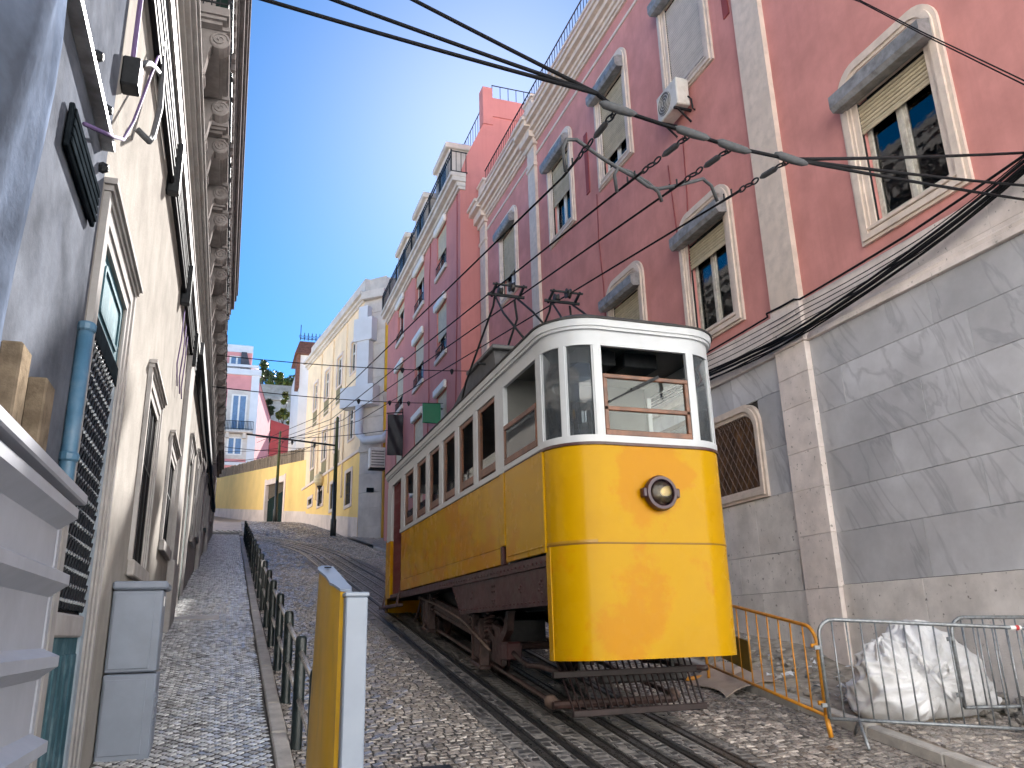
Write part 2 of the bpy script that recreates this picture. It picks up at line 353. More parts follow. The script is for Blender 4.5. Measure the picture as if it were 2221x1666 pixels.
def marble(name, base, vein):
    m = mat(name, base, .42, .12, 1.3, .05, 30, rand=.17, rvar=.1, dirt=tuple(c*.78 for c in base), dirt_amt=.5, dscale=.8)
    nt = m.node_tree; N = nt.nodes; L = nt.links; p = N['Principled BSDF']; src = p.inputs['Base Color'].links[0].from_socket
    g = N.new('ShaderNodeNewGeometry'); oi = N.new('ShaderNodeObjectInfo')
    mp = N.new('ShaderNodeMapping'); L.new(g.outputs['Position'], mp.inputs[0]); mp.inputs['Rotation'].default_value = (.5, 0, 0)
    cmb = N.new('ShaderNodeVectorMath'); cmb.operation = 'SCALE'; cmb.inputs[0].default_value = (0, 7, 13); L.new(oi.outputs['Random'], cmb.inputs['Scale']); L.new(cmb.outputs[0], mp.inputs['Location'])
    w = N.new('ShaderNodeTexNoise'); w.inputs['Scale'].default_value = 1.1; w.inputs['Detail'].default_value = 7; w.inputs['Distortion'].default_value = 1.6
    mp2 = N.new('ShaderNodeMapping'); L.new(mp.outputs[0], mp2.inputs[0]); mp2.inputs['Scale'].default_value = (1, 1.0, .35)
    L.new(mp2.outputs[0], w.inputs['Vector'])
    a = N.new('ShaderNodeMath'); a.operation = 'SUBTRACT'; L.new(w.outputs[0], a.inputs[0]); a.inputs[1].default_value = .5
    b = N.new('ShaderNodeMath'); b.operation = 'ABSOLUTE'; L.new(a.outputs[0], b.inputs[0])
    r = N.new('ShaderNodeMapRange'); L.new(b.outputs[0], r.inputs[0]); r.inputs[1].default_value = 0; r.inputs[2].default_value = .035; r.inputs[3].default_value = .35; r.inputs[4].default_value = 0
    x = N.new('ShaderNodeMix'); x.data_type = 'RGBA'; L.new(r.outputs[0], x.inputs[0]); L.new(src, x.inputs[6]); x.inputs[7].default_value = (*vein, 1)
    L.new(x.outputs[2], p.inputs['Base Color']); return m
T['guard'] = mat('dark_guard_iron', (.022, .012, .012), .5, .25, 9.0, spec=.3)
T['seam'] = mat('dark_seam', (.20, .09, .002), .6, .1, 5.0)
T['shade_grey'] = mat('shade_toned_render', (.115, .123, .145), 1.0, .25, 2.5, .15, 40, spec=0, dirt=(.10,.11,.14), dirt_amt=.6, dscale=1.8, streak=.2)  # darker tone paints in the shade lying on the near stretch of wall
T['marble'] = marble('grey_veined_marble', (.52, .52, .545), (.2, .2, .23))
def netmat():
    m = mat('blue_grey_netting', (.11, .135, .19), .95, .35, 2.0, .2, 30, spec=0)
    nt = m.node_tree; N = nt.nodes; L = nt.links; p = N['Principled BSDF']; o = N['Material Output']
    t = N.new('ShaderNodeBsdfTransparent'); x = N.new('ShaderNodeMixShader'); x.inputs[0].default_value = .86
    L.new(t.outputs[0], x.inputs[1]); L.new(p.outputs[0], x.inputs[2]); L.new(x.outputs[0], o.inputs[0]); return m
T['net'] = netmat()
def lampmat():
    m = bpy.data.materials.new('warm_bulb'); m.use_nodes = True; p = m.node_tree.nodes['Principled BSDF']
    p.inputs['Base Color'].default_value = (.9, .7, .3, 1); p.inputs['Emission Color'].default_value = (1, .72, .22, 1); p.inputs['Emission Strength'].default_value = 7.0; return m
T['lamp_on'] = lampmat()
# ---------------------------------------------------------------- ground, road, pavements, track
CAMP = Vector((0, 0, 1.6))
def pix(p):
    d = Vector(p)-CAMP; w = d.dot(_F)
    if w <= 0.05: return None
    return (1110.5+F_PX*d.dot(_R2)/w, 833-F_PX*d.dot(_U2)/w)
def seen(p, m=30):
    q = pix(p)
    return q is not None and -m < q[0] < 2221+m and -m < q[1] < 1666+m
ground = MB()
ys = [-70, -30, -8, 0, 3.75] + [5+k*1.0 for k in range(0, 96)] + [120, 200, 400, 900]
xs = [-900, -200, -60, -20, -6, -.9, .5, 2.5, 6.1, 8.3, 12, 30, 80, 300, 900]
vs = [(x, y, gz(y)-.045) for y in ys for x in xs]; nx = len(xs)
fs = [(j*nx+i, j*nx+i+1, (j+1)*nx+i+1, (j+1)*nx+i) for j in range(len(ys)-1) for i in range(nx-1)]
ground.add(vs, fs)
g_o = ground.build('ground', T['road_far'], loc=(0, 0, 0)); tag(g_o, 'sloping street ground of worn stone', 'ground', kind='structure')

RX = dict(A1=2.75, AS=3.04, B1=3.37, A2=3.70, BS=4.00, B2=4.32)
def strip(x0, x1, y0, y1, dz, step=1.0):
    m = MB(); n = max(1, int((y1-y0)/step)); vs = []
    for k in range(n+1):
        y = y0+(y1-y0)*k/n; vs += [(x0, y, gz(y)+dz), (x1, y, gz(y)+dz)]
    return m.add(vs, [(2*k, 2*k+1, 2*k+3, 2*k+2) for k in range(n)])
def lattice(x0, x1, y0, y1, cx, cy, jit, rot=0.0, gap=.012, wave=0.0, bond=False):
    out = []
    if bond:
        y = y0
        while y < y1:
            h = cy*rnd.uniform(.88, 1.12); x = x0-rnd.random()*cx
            while x < x1:
                w = cx*rnd.uniform(.72, 1.3)
                a, b = max(x, x0), min(x+w, x1)
                if b-a > .03:
                    dy = [wave*math.sin((q*2.1)+y*.35) for q in (a, b)]
                    q = [(a+gap/2, y+gap/2+dy[0]), (b-gap/2, y+gap/2+dy[1]), (b-gap/2, y+h-gap/2+dy[1]), (a+gap/2, y+h-gap/2+dy[0])]
                    out.append([(p[0]+rnd.uniform(-jit, jit), p[1]+rnd.uniform(-jit, jit)) for p in q])
                x += w
            y += h
        return out
    ca, sa = math.cos(rot), math.sin(rot)
    ext = max(x1-x0, y1-y0)*1.5; mx, my = (x0+x1)/2, (y0+y1)/2
    nxx = int(ext/cx); nyy = int(ext/cy); pts = {}
    def P(i, j):
        if (i, j) not in pts:
            u, v = (i-nxx/2)*cx, (j-nyy/2)*cy
            X = mx+u*ca-v*sa+rnd.uniform(-jit, jit); Y = my+u*sa+v*ca+rnd.uniform(-jit, jit)
            pts[(i, j)] = (X+wave*math.sin(Y*1.9), Y+wave*math.sin(X*4.1+Y*.4))
        return pts[(i, j)]
    for i in range(nxx):
        for j in range(nyy):
            u, v = (i+.5-nxx/2)*cx, (j+.5-nyy/2)*cy
            X = mx+u*ca-v*sa; Y = my+u*sa+v*ca
            if not (x0+.01 < X < x1-.01 and y0 < Y < y1): continue
            q = [P(i, j), P(i+1, j), P(i+1, j+1), P(i, j+1)]
            c = (sum(p[0] for p in q)/4, sum(p[1] for p in q)/4)
            k = 1-gap/min(cx, cy)
            out.append([(min(max(c[0]+(p[0]-c[0])*k, x0), x1), c[1]+(p[1]-c[1])*k) for p in q])
    return out
SF = [(0,1,5,4),(1,2,6,5),(2,3,7,6),(3,0,4,7),(4,5,9,8),(5,6,10,9),(6,7,11,10),(7,4,8,11),(8,9,10,11)]
def stone(q, dz, rise=.008, tilt=.006, inset=.78):
    cx = sum(p[0] for p in q)/4; cy = sum(p[1] for p in q)/4
    tx, ty = rnd.gauss(0, tilt), rnd.gauss(0, tilt); h = rnd.gauss(0, .0025)
    vs = [(p[0], p[1], gz(p[1])+dz-.04) for p in q] + [(p[0], p[1], gz(p[1])+dz-.006+h) for p in q]
    for p in q:
        a, b = (p[0]-cx)*inset, (p[1]-cy)*inset
        vs.append((cx+a, cy+b, gz(cy+b)+dz+rise-.006+h+tx*a/.05+ty*b/.05))
    return vs
def pave(quads, dz, parent, m, name, stuffname, tonef, rise=.008, tilt=.006, inset=.78, keep=300):
    ranked = []
    for k, q in enumerate(quads):
        c = (sum(p[0] for p in q)/4, sum(p[1] for p in q)/4); p = (c[0], c[1], gz(c[1])+dz)
        if seen(p, 0): ranked.append(((Vector(p)-CAMP).length, k))
    ranked.sort(); near = set(k for _, k in ranked[:keep])
    big = MB(); tones = []
    for k, q in enumerate(quads):
        t = tonef(q)
        vs = stone(q, dz, rise, tilt, inset)
        if k in near:
            MB().add(vs, SF).build(name, m, parent, attr=[t]*9)
        else:
            big.add(vs, SF); tones += [t]*9
    o = big.build(stuffname, m, parent, attr=tones); o['kind'] = 'stuff'
    return o
# --- left pavement
SW = .07
lp = strip(-.92, .47, -6, 48, SW-.007).build('pavement_left', T['mortar'], loc=(-.2, 5, gz(5))); tag(lp, 'narrow cobbled pavement beside the cream building', 'pavement', kind='structure')
quads = lattice(-.90, .46, 4.6, 24, .082, .082, .006, R(45), .024, wave=.016)+lattice(-.90, .46, 24, 46, .09, .09, .006, R(45), .024, wave=.016)
pave(quads, SW, lp, T['cobble'], 'cobble', 'cobble_field', lambda q: rnd.random()**.8, rise=.007, tilt=.0032, inset=.84)
slab = MB()
sl_ = slab.cbox(-.86, -.08, 15.05, 15.5, gz(15.05)+SW-.03, gz(15.05)+SW+.016, .006, .16).build('threshold_slab', T['kerb'], lp)
# --- left kerb
lk = strip(.47, .62, -6, 48, -.03).build('kerb_left', T['mortar'], loc=(.54, 5, gz(5))); tag(lk, 'pale limestone kerb edging the narrow pavement', 'kerb', kind='structure')
y = 4.3
while y < 44:
    l = rnd.uniform(.75, 1.15)
    MB().cbox(.475, .612+rnd.uniform(-.006, .006), y+.006, y+l-.006, gz(y)-.04, gz(y)+SW+.012+rnd.uniform(-.006, .004), .014, .16).build('kerb_stone', T['kerb'], lk)
    y += l
# --- road
road = strip(.62, 6.08, -6, 100, -.03).build('road', T['road_far'], loc=(3, 5, gz(5))); tag(road, 'steep cobbled road climbing past the tram', 'road', kind='structure')
bed = strip(.625, 6.07, 4, 61, -.008).build('joint_bed', T['mortar'], road)
def rtone(q):
    x = q[0][0]; y = q[0][1]
    n = math.sin(x*1.7+y*.45)*.5+math.sin(y*.9-x*.6)*.3
    return min(1, max(0, .42+.22*n+rnd.gauss(0, .16)+(.35 if rnd.random() < .08 else 0)))
quads = lattice(.63, 2.50, 4.8, 26, .098, .078, .004, gap=.017, bond=True, wave=.06)
pave(quads, 0.0, road, T['setts'], 'sett', 'sett_field', rtone, rise=.007, tilt=.0045, inset=.84)
quads = lattice(.63, 6.04, 44, 60.5, .17, .14, .008, gap=.018, bond=True, wave=.06)+lattice(.63, 6.04, 30, 44, .13, .11, .008, gap=.016, bond=True, wave=.06)+lattice(.63, 2.5, 26, 30, .12, .10, .008, gap=.012, bond=True, wave=.06)
pave(quads, 0.0, road, T['setts'], 'sett', 'sett_field', rtone, rise=.008, tilt=.009, inset=.84, keep=0)
def rtone2(q):
    x = q[0][0]; y = q[0][1]
    n = math.sin(x*3.1+y*.8)+math.sin(y*1.7+1)
    return .95 if rnd.random() < (.38 if n > .2 else .10) else max(0, .25+rnd.gauss(0, .14))
quads = lattice(4.56, 6.04, 4.8, 30, .11, .08, .004, gap=.014, bond=True, wave=.02)
pave(quads, 0.0, road, T['setts'], 'sett', 'sett_field', rtone2, rise=.007, tilt=.004, keep=0)
for (a, b, c_, d_) in ((1.42, 1.86, 6.55, 7.05),):
    MB().cbox(a, b, c_, d_, gz(c_)-.02, gz(c_)+.014, .004, .16).build('drain_cover', T['manhole'], road)
# --- tram track: rails, slots and setts between them
trk = strip(2.50, 4.56, -6, 30, -.005).build('tram_track', T['mortar_l'], loc=(3.5, 5, gz(5))); tag(trk, 'interlaced tram track with six steel lines set in stone', 'track', kind='structure')
def trackx(x, y):
    if y < 30: return x
    t = (y-30); return x - .0105*t*t*(1 if t < 14 else 1) if t < 14 else x-.0105*196-.294*(t-14)
def railpath(x0, x1, z0, z1, ya=4, yb=50, step=1.0):
    m = MB(); n = int((yb-ya)/step); vs = []
    for k in range(n+1):
        y = ya+(yb-ya)*k/n
        for (x, z) in ((x0, z0), (x0, z1), (x1, z1), (x1, z0)): vs.append((trackx(x, y), y, gz(y)+z+(.012 if y > 30 else 0)))
    fs = []
    for k in range(n):
        a = 4*k; fs += [(a, a+4, a+5, a+1), (a+1, a+5, a+6, a+2), (a+2, a+6, a+7, a+3)]
    return m.add(vs, fs)
for k, x in RX.items():
    if k in ('AS', 'BS'):
        b_ = railpath(x-.05, x+.05, -.05, .002).build('slot_bed', T['raildark'], trk)
        for s in (-1, 1):
            railpath(x+s*.032-.02, x+s*.032+.02, -.05, .013).build('slot_rail', T['raildark' if s < 0 else 'rail'], trk)
    else:
        railpath(x-.058, x+.07, -.05, .002).build('rail_bed', T['raildark'], trk)
        railpath(x-.052, x+.004, -.05, .014).build('rail', T['rail'], trk)
        railpath(x+.042, x+.066, -.05, .011).build('rail_guard', T['rail'], trk)
edges = [(2.50, RX['A1']-.065), (RX['A1']+.075, RX['AS']-.06), (RX['AS']+.06, RX['B1']-.065), (RX['B1']+.075, RX['A2']-.065), (RX['A2']+.075, RX['BS']-.06), (RX['BS']+.06, RX['B2']-.065), (RX['B2']+.075, 4.56)]
allq = []
for a, b in edges:
    if b-a < .16: allq += lattice(a+.006, b-.006, 4.8, 30, b-a, .13, .006, gap=.022, bond=True)
    else: allq += lattice(a+.006, b-.006, 4.8, 30, .135, .10, .012, gap=.028, bond=True)
pave(allq, 0.0, trk, T['basalt'], 'track_sett', 'track_sett_field', lambda q: rnd.random(), rise=.005, tilt=.003, inset=.86)
# --- right pavement: torn up soil behind a granite kerb
rk = strip(6.05, 6.22, -6, 44, .0).build('kerb_right', T['mortar'], loc=(6.1, 5, gz(5))); tag(rk, 'grey kerb beside the torn up pavement', 'kerb', kind='structure')
y = 4.4
while y < 36:
    l = rnd.uniform(.7, 1.0)
    MB().cbox(6.05, 6.20+rnd.uniform(-.006, .006), y+.006, y+l-.006, gz(y)-.03, gz(y)+.105+rnd.uniform(-.008, .006), .012, .16).build('kerb_stone', T['kerb'], rk)
    y += l
rp = MB(); ny, nxx = 90, 22; vs = []
for j in range(ny+1):
    y = -6+(46+6)*j/ny if j < 10 else 3+(46-3)*(j-10)/(ny-10)
    for i in range(nxx+1):
        x = 6.18+(8.32-6.18)*i/nxx
        h = .07+.03*math.sin(x*9+y*3)*math.sin(y*5.3-x*4)+rnd.uniform(-.022, .022)+.10*max(0, (x-7.4))*(.5+.5*math.sin(y*1.3))
        if y < 6.9: h = .085
        vs.append((x, y, gz(y)+h))
rp.add(vs, [(j*(nxx+1)+i, j*(nxx+1)+i+1, (j+1)*(nxx+1)+i+1, (j+1)*(nxx+1)+i) for j in range(ny) for i in range(nxx)])
rp_o = rp.build('pavement_right', T['dirtg'], loc=(7.2, 8, gz(8)), smooth=True); tag(rp_o, 'torn up pavement of sandy soil along the marble wall', 'pavement', kind='structure')
quads = lattice(6.23, 8.28, 4.6, 6.85, .10, .085, .008, gap=.012, bond=True)
pave(quads, .10, rp_o, T['setts'], 'sett', 'sett_field', rtone, rise=.007, keep=0)
def rock(m, c, s, n=None):
    base = [(0,0,1),(.89,0,.45),(.28,.85,.45),(-.72,.53,.45),(-.72,-.53,.45),(.28,-.85,.45),(.72,.53,-.45),(-.28,.85,-.45),(-.89,0,-.45),(-.28,-.85,-.45),(.72,-.53,-.45),(0,0,-1)]
    fs = [(0,1,2),(0,2,3),(0,3,4),(0,4,5),(0,5,1),(1,6,2),(2,7,3),(3,8,4),(4,9,5),(5,10,1),(6,7,2),(7,8,3),(8,9,4),(9,10,5),(10,6,1),(6,11,7),(7,11,8),(8,11,9),(9,11,10),(10,11,6)]
    sx, sy, sz = (s*rnd.uniform(.7, 1.3) for _ in range(3)); a = rnd.random()*6.3; ca, sa = math.cos(a), math.sin(a)
    vs = []
    for p in base:
        k = rnd.uniform(.75, 1.15); x, y, z = p[0]*sx*k, p[1]*sy*k, p[2]*sz*.75*k
        vs.append((c[0]+x*ca-y*sa, c[1]+x*sa+y*ca, c[2]+z))
    m.add(vs, fs); return 20
rub = MB(); tn = []
for k in range(420):
    y = rnd.uniform(6.9, 16); x = rnd.uniform(6.25, 8.25); s = rnd.choice((.015, .02, .03, .045, .06))
    n = rock(rub, (x, y, gz(y)+.08+s*.3), s); tn += [rnd.random()]*n
for k in range(70):
    y = rnd.uniform(6.3, 7.6); x = rnd.uniform(7.55, 8.25); s = rnd.uniform(.05, .085)
    n = rock(rub, (x, y, gz(y)+.11+rnd.random()*.14*(x-7.5)), s); tn += [rnd.random()*.5]*n
rub_o = rub.build('rubble', T['rubble'], loc=(7.2, 8, gz(8)), attr=tn); tag(rub_o, 'loose stones and rubble strewn along the marble wall', 'rubble', kind='stuff')
# ---------------------------------------------------------------- left building (cream render)
def wall_grid(X, y0, y1, z0, z1, holes, depth, m=None, extra_y=(), extra_z=()):
    m = m or MB()
    ysb = sorted(set([y0, y1]+[h[0] for h in holes]+[h[1] for h in holes]+list(extra_y)))
    zsb = sorted(set([z0, z1]+[h[2] for h in holes]+[h[3] for h in holes]+list(extra_z)))
    for a, b in zip(ysb, ysb[1:]):
        for c, d in zip(zsb, zsb[1:]):
            my, mz = (a+b)/2, (c+d)/2
            if any(h[0] < my < h[1] and h[2] < mz < h[3] for h in holes): continue
            m.quad((X, a, c), (X, b, c), (X, b, d), (X, a, d))
    for (a, b, c, d) in holes:
        Xd = X+depth
        m.quad((X, a, c), (X, b, c), (Xd, b, c), (Xd, a, c)); m.quad((X, a, d), (X, b, d), (Xd, b, d), (Xd, a, d))
        m.quad((X, a, c), (X, a, d), (Xd, a, d), (Xd, a, c)); m.quad((X, b, c), (X, b, d), (Xd, b, d), (Xd, b, c))
    return m
XL = -.9
LB = empty('cream_building', (XL-1, 20, gz(6)), 'tall cream rendered building with scroll brackets along the narrow pavement', 'building')
door1 = (5.25, 6.42, .15, 4.05)
wins = [(8.72, 9.78, 2.32, 4.0), (12.12, 13.22, 2.88, 4.08)]
door4 = (17.2, 18.5, 2.05, 5.2)
far = [(20.7, 21.7, 3.9, 5.7), (23.4, 24.4, 4.3, 6.0), (27.2, 28.3, 3.75, 6.3), (30.4, 31.4, 5.4, 7.0), (34, 35, 6.0, 7.6), (38, 39, 6.6, 8.2)]
holes = [door1]+wins+[door4]+far
up = [(9.6+2.5*k, 10.8+2.5*k, 9.42, 12.3) for k in range(10)]
wall_grid(XL, .4, 4.93, -.3, 6.9, [], 0).build('near_wall', T['shade_grey'], LB)
w = wall_grid(XL, .4, 4.93, 6.9, 14.2, [], 0)
w = wall_grid(XL, 4.93, 31, -.3, 14.2, holes[:7]+up[:8], -.28, w)
wall_grid(XL, 31, 46, 2, 10.6, [h for h in holes if h[0] > 31], -.28, w)
w.quad((XL, 31, 10.6), (XL-9, 31, 10.6), (XL-9, 31, 14.2), (XL, 31, 14.2))
w.quad((XL, 46, 2), (XL-9, 46, 2), (XL-9, 46, 10.6), (XL, 46, 10.6)); w.quad((XL, .4, -.3), (XL-9, .4, -.3), (XL-9, .4, 14.2), (XL, .4, 14.2))
w.quad((XL-9, .4, -.3), (XL-9, 46, -.3), (XL-9, 46, 14.2), (XL-9, .4, 14.2)); w.quad((XL, .4, 14.2), (XL, 31, 14.2), (XL-9, 31, 14.2), (XL-9, .4, 14.2)); w.quad((XL, 31, 10.6), (XL, 46, 10.6), (XL-9, 46, 10.6), (XL-9, 31, 10.6))
w.build('wall', T['lwall'], LB)
def surround(h, name, extra=.27, sill=True, top=True):
    a, b, c, d = h; m = MB()
    for e0, e1, px in ((0, .09, .014), (.09, .19, .026), (.19, extra, .038)):
        o = [(a-e1, c), (b+e1, c), (b+e1, d+e1), (a-e1, d+e1)]; i = [(a-e0, c+.001), (b+e0, c+.001), (b+e0, d+e0), (a-e0, d+e0)]
        # legs and head
        m.box(XL, XL+px, a-e1, a-e0, c, d+e1); m.box(XL, XL+px, b+e0, b+e1, c, d+e1); m.box(XL, XL+px, a-e0, b+e0, d+e0, d+e1)
    if top:
        m.box(XL, XL+.075, a-extra-.03, b+extra+.03, d+extra, d+extra+.04); m.box(XL, XL+.055, a-extra-.01, b+extra+.01, d+extra-.04, d+extra-.001)
    o = m.build(name, T['lstone'], LB)
    if sill:
        MB().cbox(XL, XL+.07, a-.30, b+.30, c-.15, c-.001, .012).build('sill', T['lstone'], o)
        MB().box(XL-.05, XL-.012, a, b, c, d).build('dark_pane', T['dark'], o)
        s = MB()
        for k in range(4): s.box(XL-.011, XL-.004, a+(b-a)*k/3-.015, a+(b-a)*k/3+.015, c, d)
        s.box(XL-.0105, XL-.0045, a, b, c+(d-c)*.6, c+(d-c)*.6+.03); s.build('sash', T['iron'], o)
    return o
d1 = surround(door1, 'door_surround', .27, False)
dr = MB(); a, b = door1[0], door1[1]
dr.box(XL-.09, XL-.012, a, b, 3.57, 4.05)
dr_o = dr.build('door', T['teal'], LB)
MB().ring(rrect(a+.16, b-.14, 3.64, 3.98, .05, 3, .05), rrect(a+.19, b-.17, 3.67, 3.95, .04, 3, .04), XL-.012, XL-.0).build('transom_moulding', T['teal'], dr_o)
MB().cbox(XL-.09, XL+.006, a, b, 3.42, 3.568, .006).build('transom_beam', T['board'], dr_o)
MB().box(XL-.12, XL-.03, a, b, 1.74, 3.42).build('backing', T['dark'], dr_o)
MB().box(XL-.07, XL-.002, b-.13, b-.001, .2, 3.42).build('jamb', T['tealpipe'], dr_o).data.materials[0] = mat('pale_blue_jamb', (.30, .36, .42), .6, .1, 5, dirt=(.12,.2,.26), dirt_amt=.6, dscale=5)
gr_ = MB(); n = 12
for k in range(-22, 14):
    for sgn in (1, -1):
        y0 = a+k*.095; pts = []
        z0, z1 = 1.78, 3.42
        ya_, yb_ = y0, y0+(z1-z0)
        if sgn < 0: ya_, yb_ = yb_, ya_
        t0, t1 = 0., 1.
        lo, hi = a+.02, b-.14
        if ya_ != yb_:
            ts = sorted(((lo-ya_)/(yb_-ya_), (hi-ya_)/(yb_-ya_))); t0 = max(0, ts[0]); t1 = min(1, ts[1])
        if t1-t0 < .02: continue
        P = lambda t: (XL-.012+.008*sgn, ya_+(yb_-ya_)*t, z0+(z1-z0)*t)
        gr_.tube([P(t0), P(t1)], .009, 4, False)
gr_.build('grille', T['iron'], dr_o)
st = MB()
for i in range(12):
    for j in range(18):
        y = a+.05+i*.0925; z = 1.83+j*.0915
        if y < b-.16: st.lathe([(0, .016), (.014, .008), (.016, -.003), (0, -.006)], (XL-.006, y+(.046 if j % 2 else 0), z), 'x', 5)
st.build('grille_studs', T['steel'], dr_o)['kind'] = 'stuff'
MB().cbox(XL-.1, XL+.004, a, b-.13, 1.62, 1.76, .012).build('lock_rail', T['lstone'], dr_o)
lo = MB(); lo.box(XL-.1, XL-.02, a, b-.13, .2, 1.62)
for k in range(5): lo.cbox(XL-.02, XL-.004, a+.03+k*.2, a+.18+k*.2, .35, 1.52, .012)
lo.build('lower_panel', T['teal'], dr_o)
for h in wins: surround(h, 'window')
d4 = surround(door4, 'door_surround', .3, False)
dd = MB(); dd.box(XL-.14, XL-.02, 17.2, 18.5, 2.05, 5.2)
for k in range(4): dd.cbox(XL-.02, XL-.004, 17.25+.31*k, 17.53+.31*k, 2.2, 4.5, .01)
dd.build('door', T['ggreen'], LB)
for h in far: surround(h, 'window', .25)
# pilasters and plinth
for y0, y1 in ((13.95, 15.15), (24.9, 25.9), (32.2, 33.2)):
    p = MB(); p.box(XL, XL+.07, y0, y1, gz(y0)-.1, 6.93 if y0 < 20 else 7.0); o = p.build('pilaster', T['lstone'], LB)
    MB().cbox(XL, XL+.11, y0-.06, y1+.06, gz(y0)-.1, gz(y0)+1.15, .015).build('pilaster_base', T['lstone'], o)
# string courses
def course(y0, y1, steps, name, m):
    c = MB()
    for z0, z1, x in steps: c.box(XL-.001, XL+x, y0, y1, z0, z1)
    return c.build(name, m, LB)
course(.4, 31, [(6.95, 7.02, .06), (7.022, 7.10, .10)], 'string_course', T['lstone'])
course(.4, 31, [(7.72, 7.80, .06), (7.802, 7.9, .11), (7.902, 7.98, .16), (7.982, 8.02, .19)], 'string_course', T['lstone'])
course(.4, 31, [(8.24, 8.3, .04), (8.302, 8.36, .07), (8.80, 8.88, .05)], 'frieze_moulding', T['lcorn'])
course(.4, 31, [(12.9, 13.2, .07), (13.202, 13.5, .16), (13.502, 13.62, .22), (13.622, 13.85, .30), (13.852, 14.2, .40), (14.202, 14.45, .46), (14.452, 14.72, .50)], 'eaves_cornice', T['lcorn'])
y = .6; dm = MB()
while y < 30.8: dm.box(XL+.16, XL+.27, y, y+.16, 13.28, 13.5); y += .34
dm.build('cornice_dentils', T['lcorn'], LB)['kind'] = 'stuff'
course(31, 46, [(9.9, 10.1, .1), (10.102, 10.35, .22), (10.352, 10.6, .32)], 'eaves_cornice', T['lcorn'])
# balconies on scroll consoles
def console_mesh():
    m = MB(); pts = []
    for k in range(13):
        t = k/12; z = -.82+.80*t
        x = .07+.30*(t**1.6)+.035*math.sin(t*math.pi*2)
        pts.append((x, z))
    poly = [(0, 0.0), (0, -.85)]+pts+[(.40, 0.0)]
    m.prism([(p[0], p[1]) for p in poly], -.09, .09, 'y')
    for cx, cz, r in ((.30, -.15, .13), (.085, -.74, .085)):
        m.lathe([(0, -.115), (r*.85, -.115), (r, -.10), (r, .10), (r*.85, .115), (0, .115)], (cx, 0, cz), 'y', 14)
        for s in (-1, 1):
            sp = [(cx+math.cos(w)*r*(.8-w/15), s*.122, cz+math.sin(w)*r*(.8-w/15)) for w in [q*.5 for q in range(22)]]
            m.tube(sp, .012, 5)
    m.box(0, .42, -.12, .12, -.005, .06)
    me = bpy.data.meshes.new('console'); me.from_pydata(m.v, [], m.f); me.materials.append(T['lcorn'])
    return me
cme = console_mesh()
for k in range(10):
    y0 = 9.2+2.5*k; y1 = y0+2.05
    if y1 > 34: break
    zt = 9.2 if y0 < 30 else 9.0
    s = MB(); s.box(XL, -.50, y0, y1, zt+.10, zt+.22); s.box(XL, -.53, y0+.03, y1-.03, zt+.05, zt+.098); s.box(XL, -.58, y0+.07, y1-.07, zt, zt+.048)
    s.box(XL, -.62, y0+.5, y1-.5, zt-.06, zt-.001)
    b = s.build('balcony', T['lcorn'], LB)
    rl = MB(); X = -.53
    rl.bar((X, y0+.03, zt+1.12), (X, y1-.03, zt+1.12), .035); rl.bar((X, y0+.03, zt+.3), (X, y1-.03, zt+.3), .02)
    for yy in (y0+.03, y1-.03): rl.bar((XL, yy, zt+1.12), (X, yy, zt+1.12), .035); rl.bar((XL, yy, zt+.3), (X, yy, zt+.3), .02)
    n = 12
    for q in range(n+1):
        yy = y0+.05+(y1-y0-.1)*q/n; rl.tube([(X, yy, zt+.22), (X, yy, zt+1.12)], .009, 4)
        if q < n:
            cy_ = yy+(y1-y0-.1)/n/2; rl.tube([(X, cy_+.07*math.cos(w), zt+.95+.07*math.sin(w)) for w in [i*.7 for i in range(10)]], .007, 4)
    for q in range(4):
        xx = XL+.07+(X-XL-.07)*q/3
        for yy in (y0+.03, y1-.03):
            rl.tube([(xx, yy, zt+.22), (xx, yy, zt+1.12)], .009, 4)
            rl.tube([(xx+.05*math.cos(w), yy, zt+.62+.09*math.sin(w)) for w in [i*.7 for i in range(10)]], .007, 4)
    rl.build('railing', T['iron'], b)
    for yy in (y0+.28, y1-.28): inst(cme, 'console', LB, (XL, yy, zt))
    a_, b_ = 9.6+2.5*k, 10.8+2.5*k
    f = MB()
    if b_ < 31:
        for e0, e1, px in ((0, .1, .05), (.1, .2, .09)):
            f.box(XL, XL+px, a_-e1, a_-e0, 9.42, 12.3+e1); f.box(XL, XL+px, b_+e0, b_+e1, 9.42, 12.3+e1); f.box(XL, XL+px, a_-e0, b_+e0, 12.3+e0, 12.3+e1)
        f.box(XL, XL+.22, a_-.28, b_+.28, 12.5, 12.62)
        fo = f.build('window', T['lcorn'], LB)
        MB().box(XL-.26, XL-.24, a_, b_, 9.42, 12.3).build('dark_pane', T['dark'], fo)
        MB().box(XL+.0, XL+.30, b_+.21, b_+.25, 9.45, 11.4).build('shutter_leaf', T['ggreen'], fo)
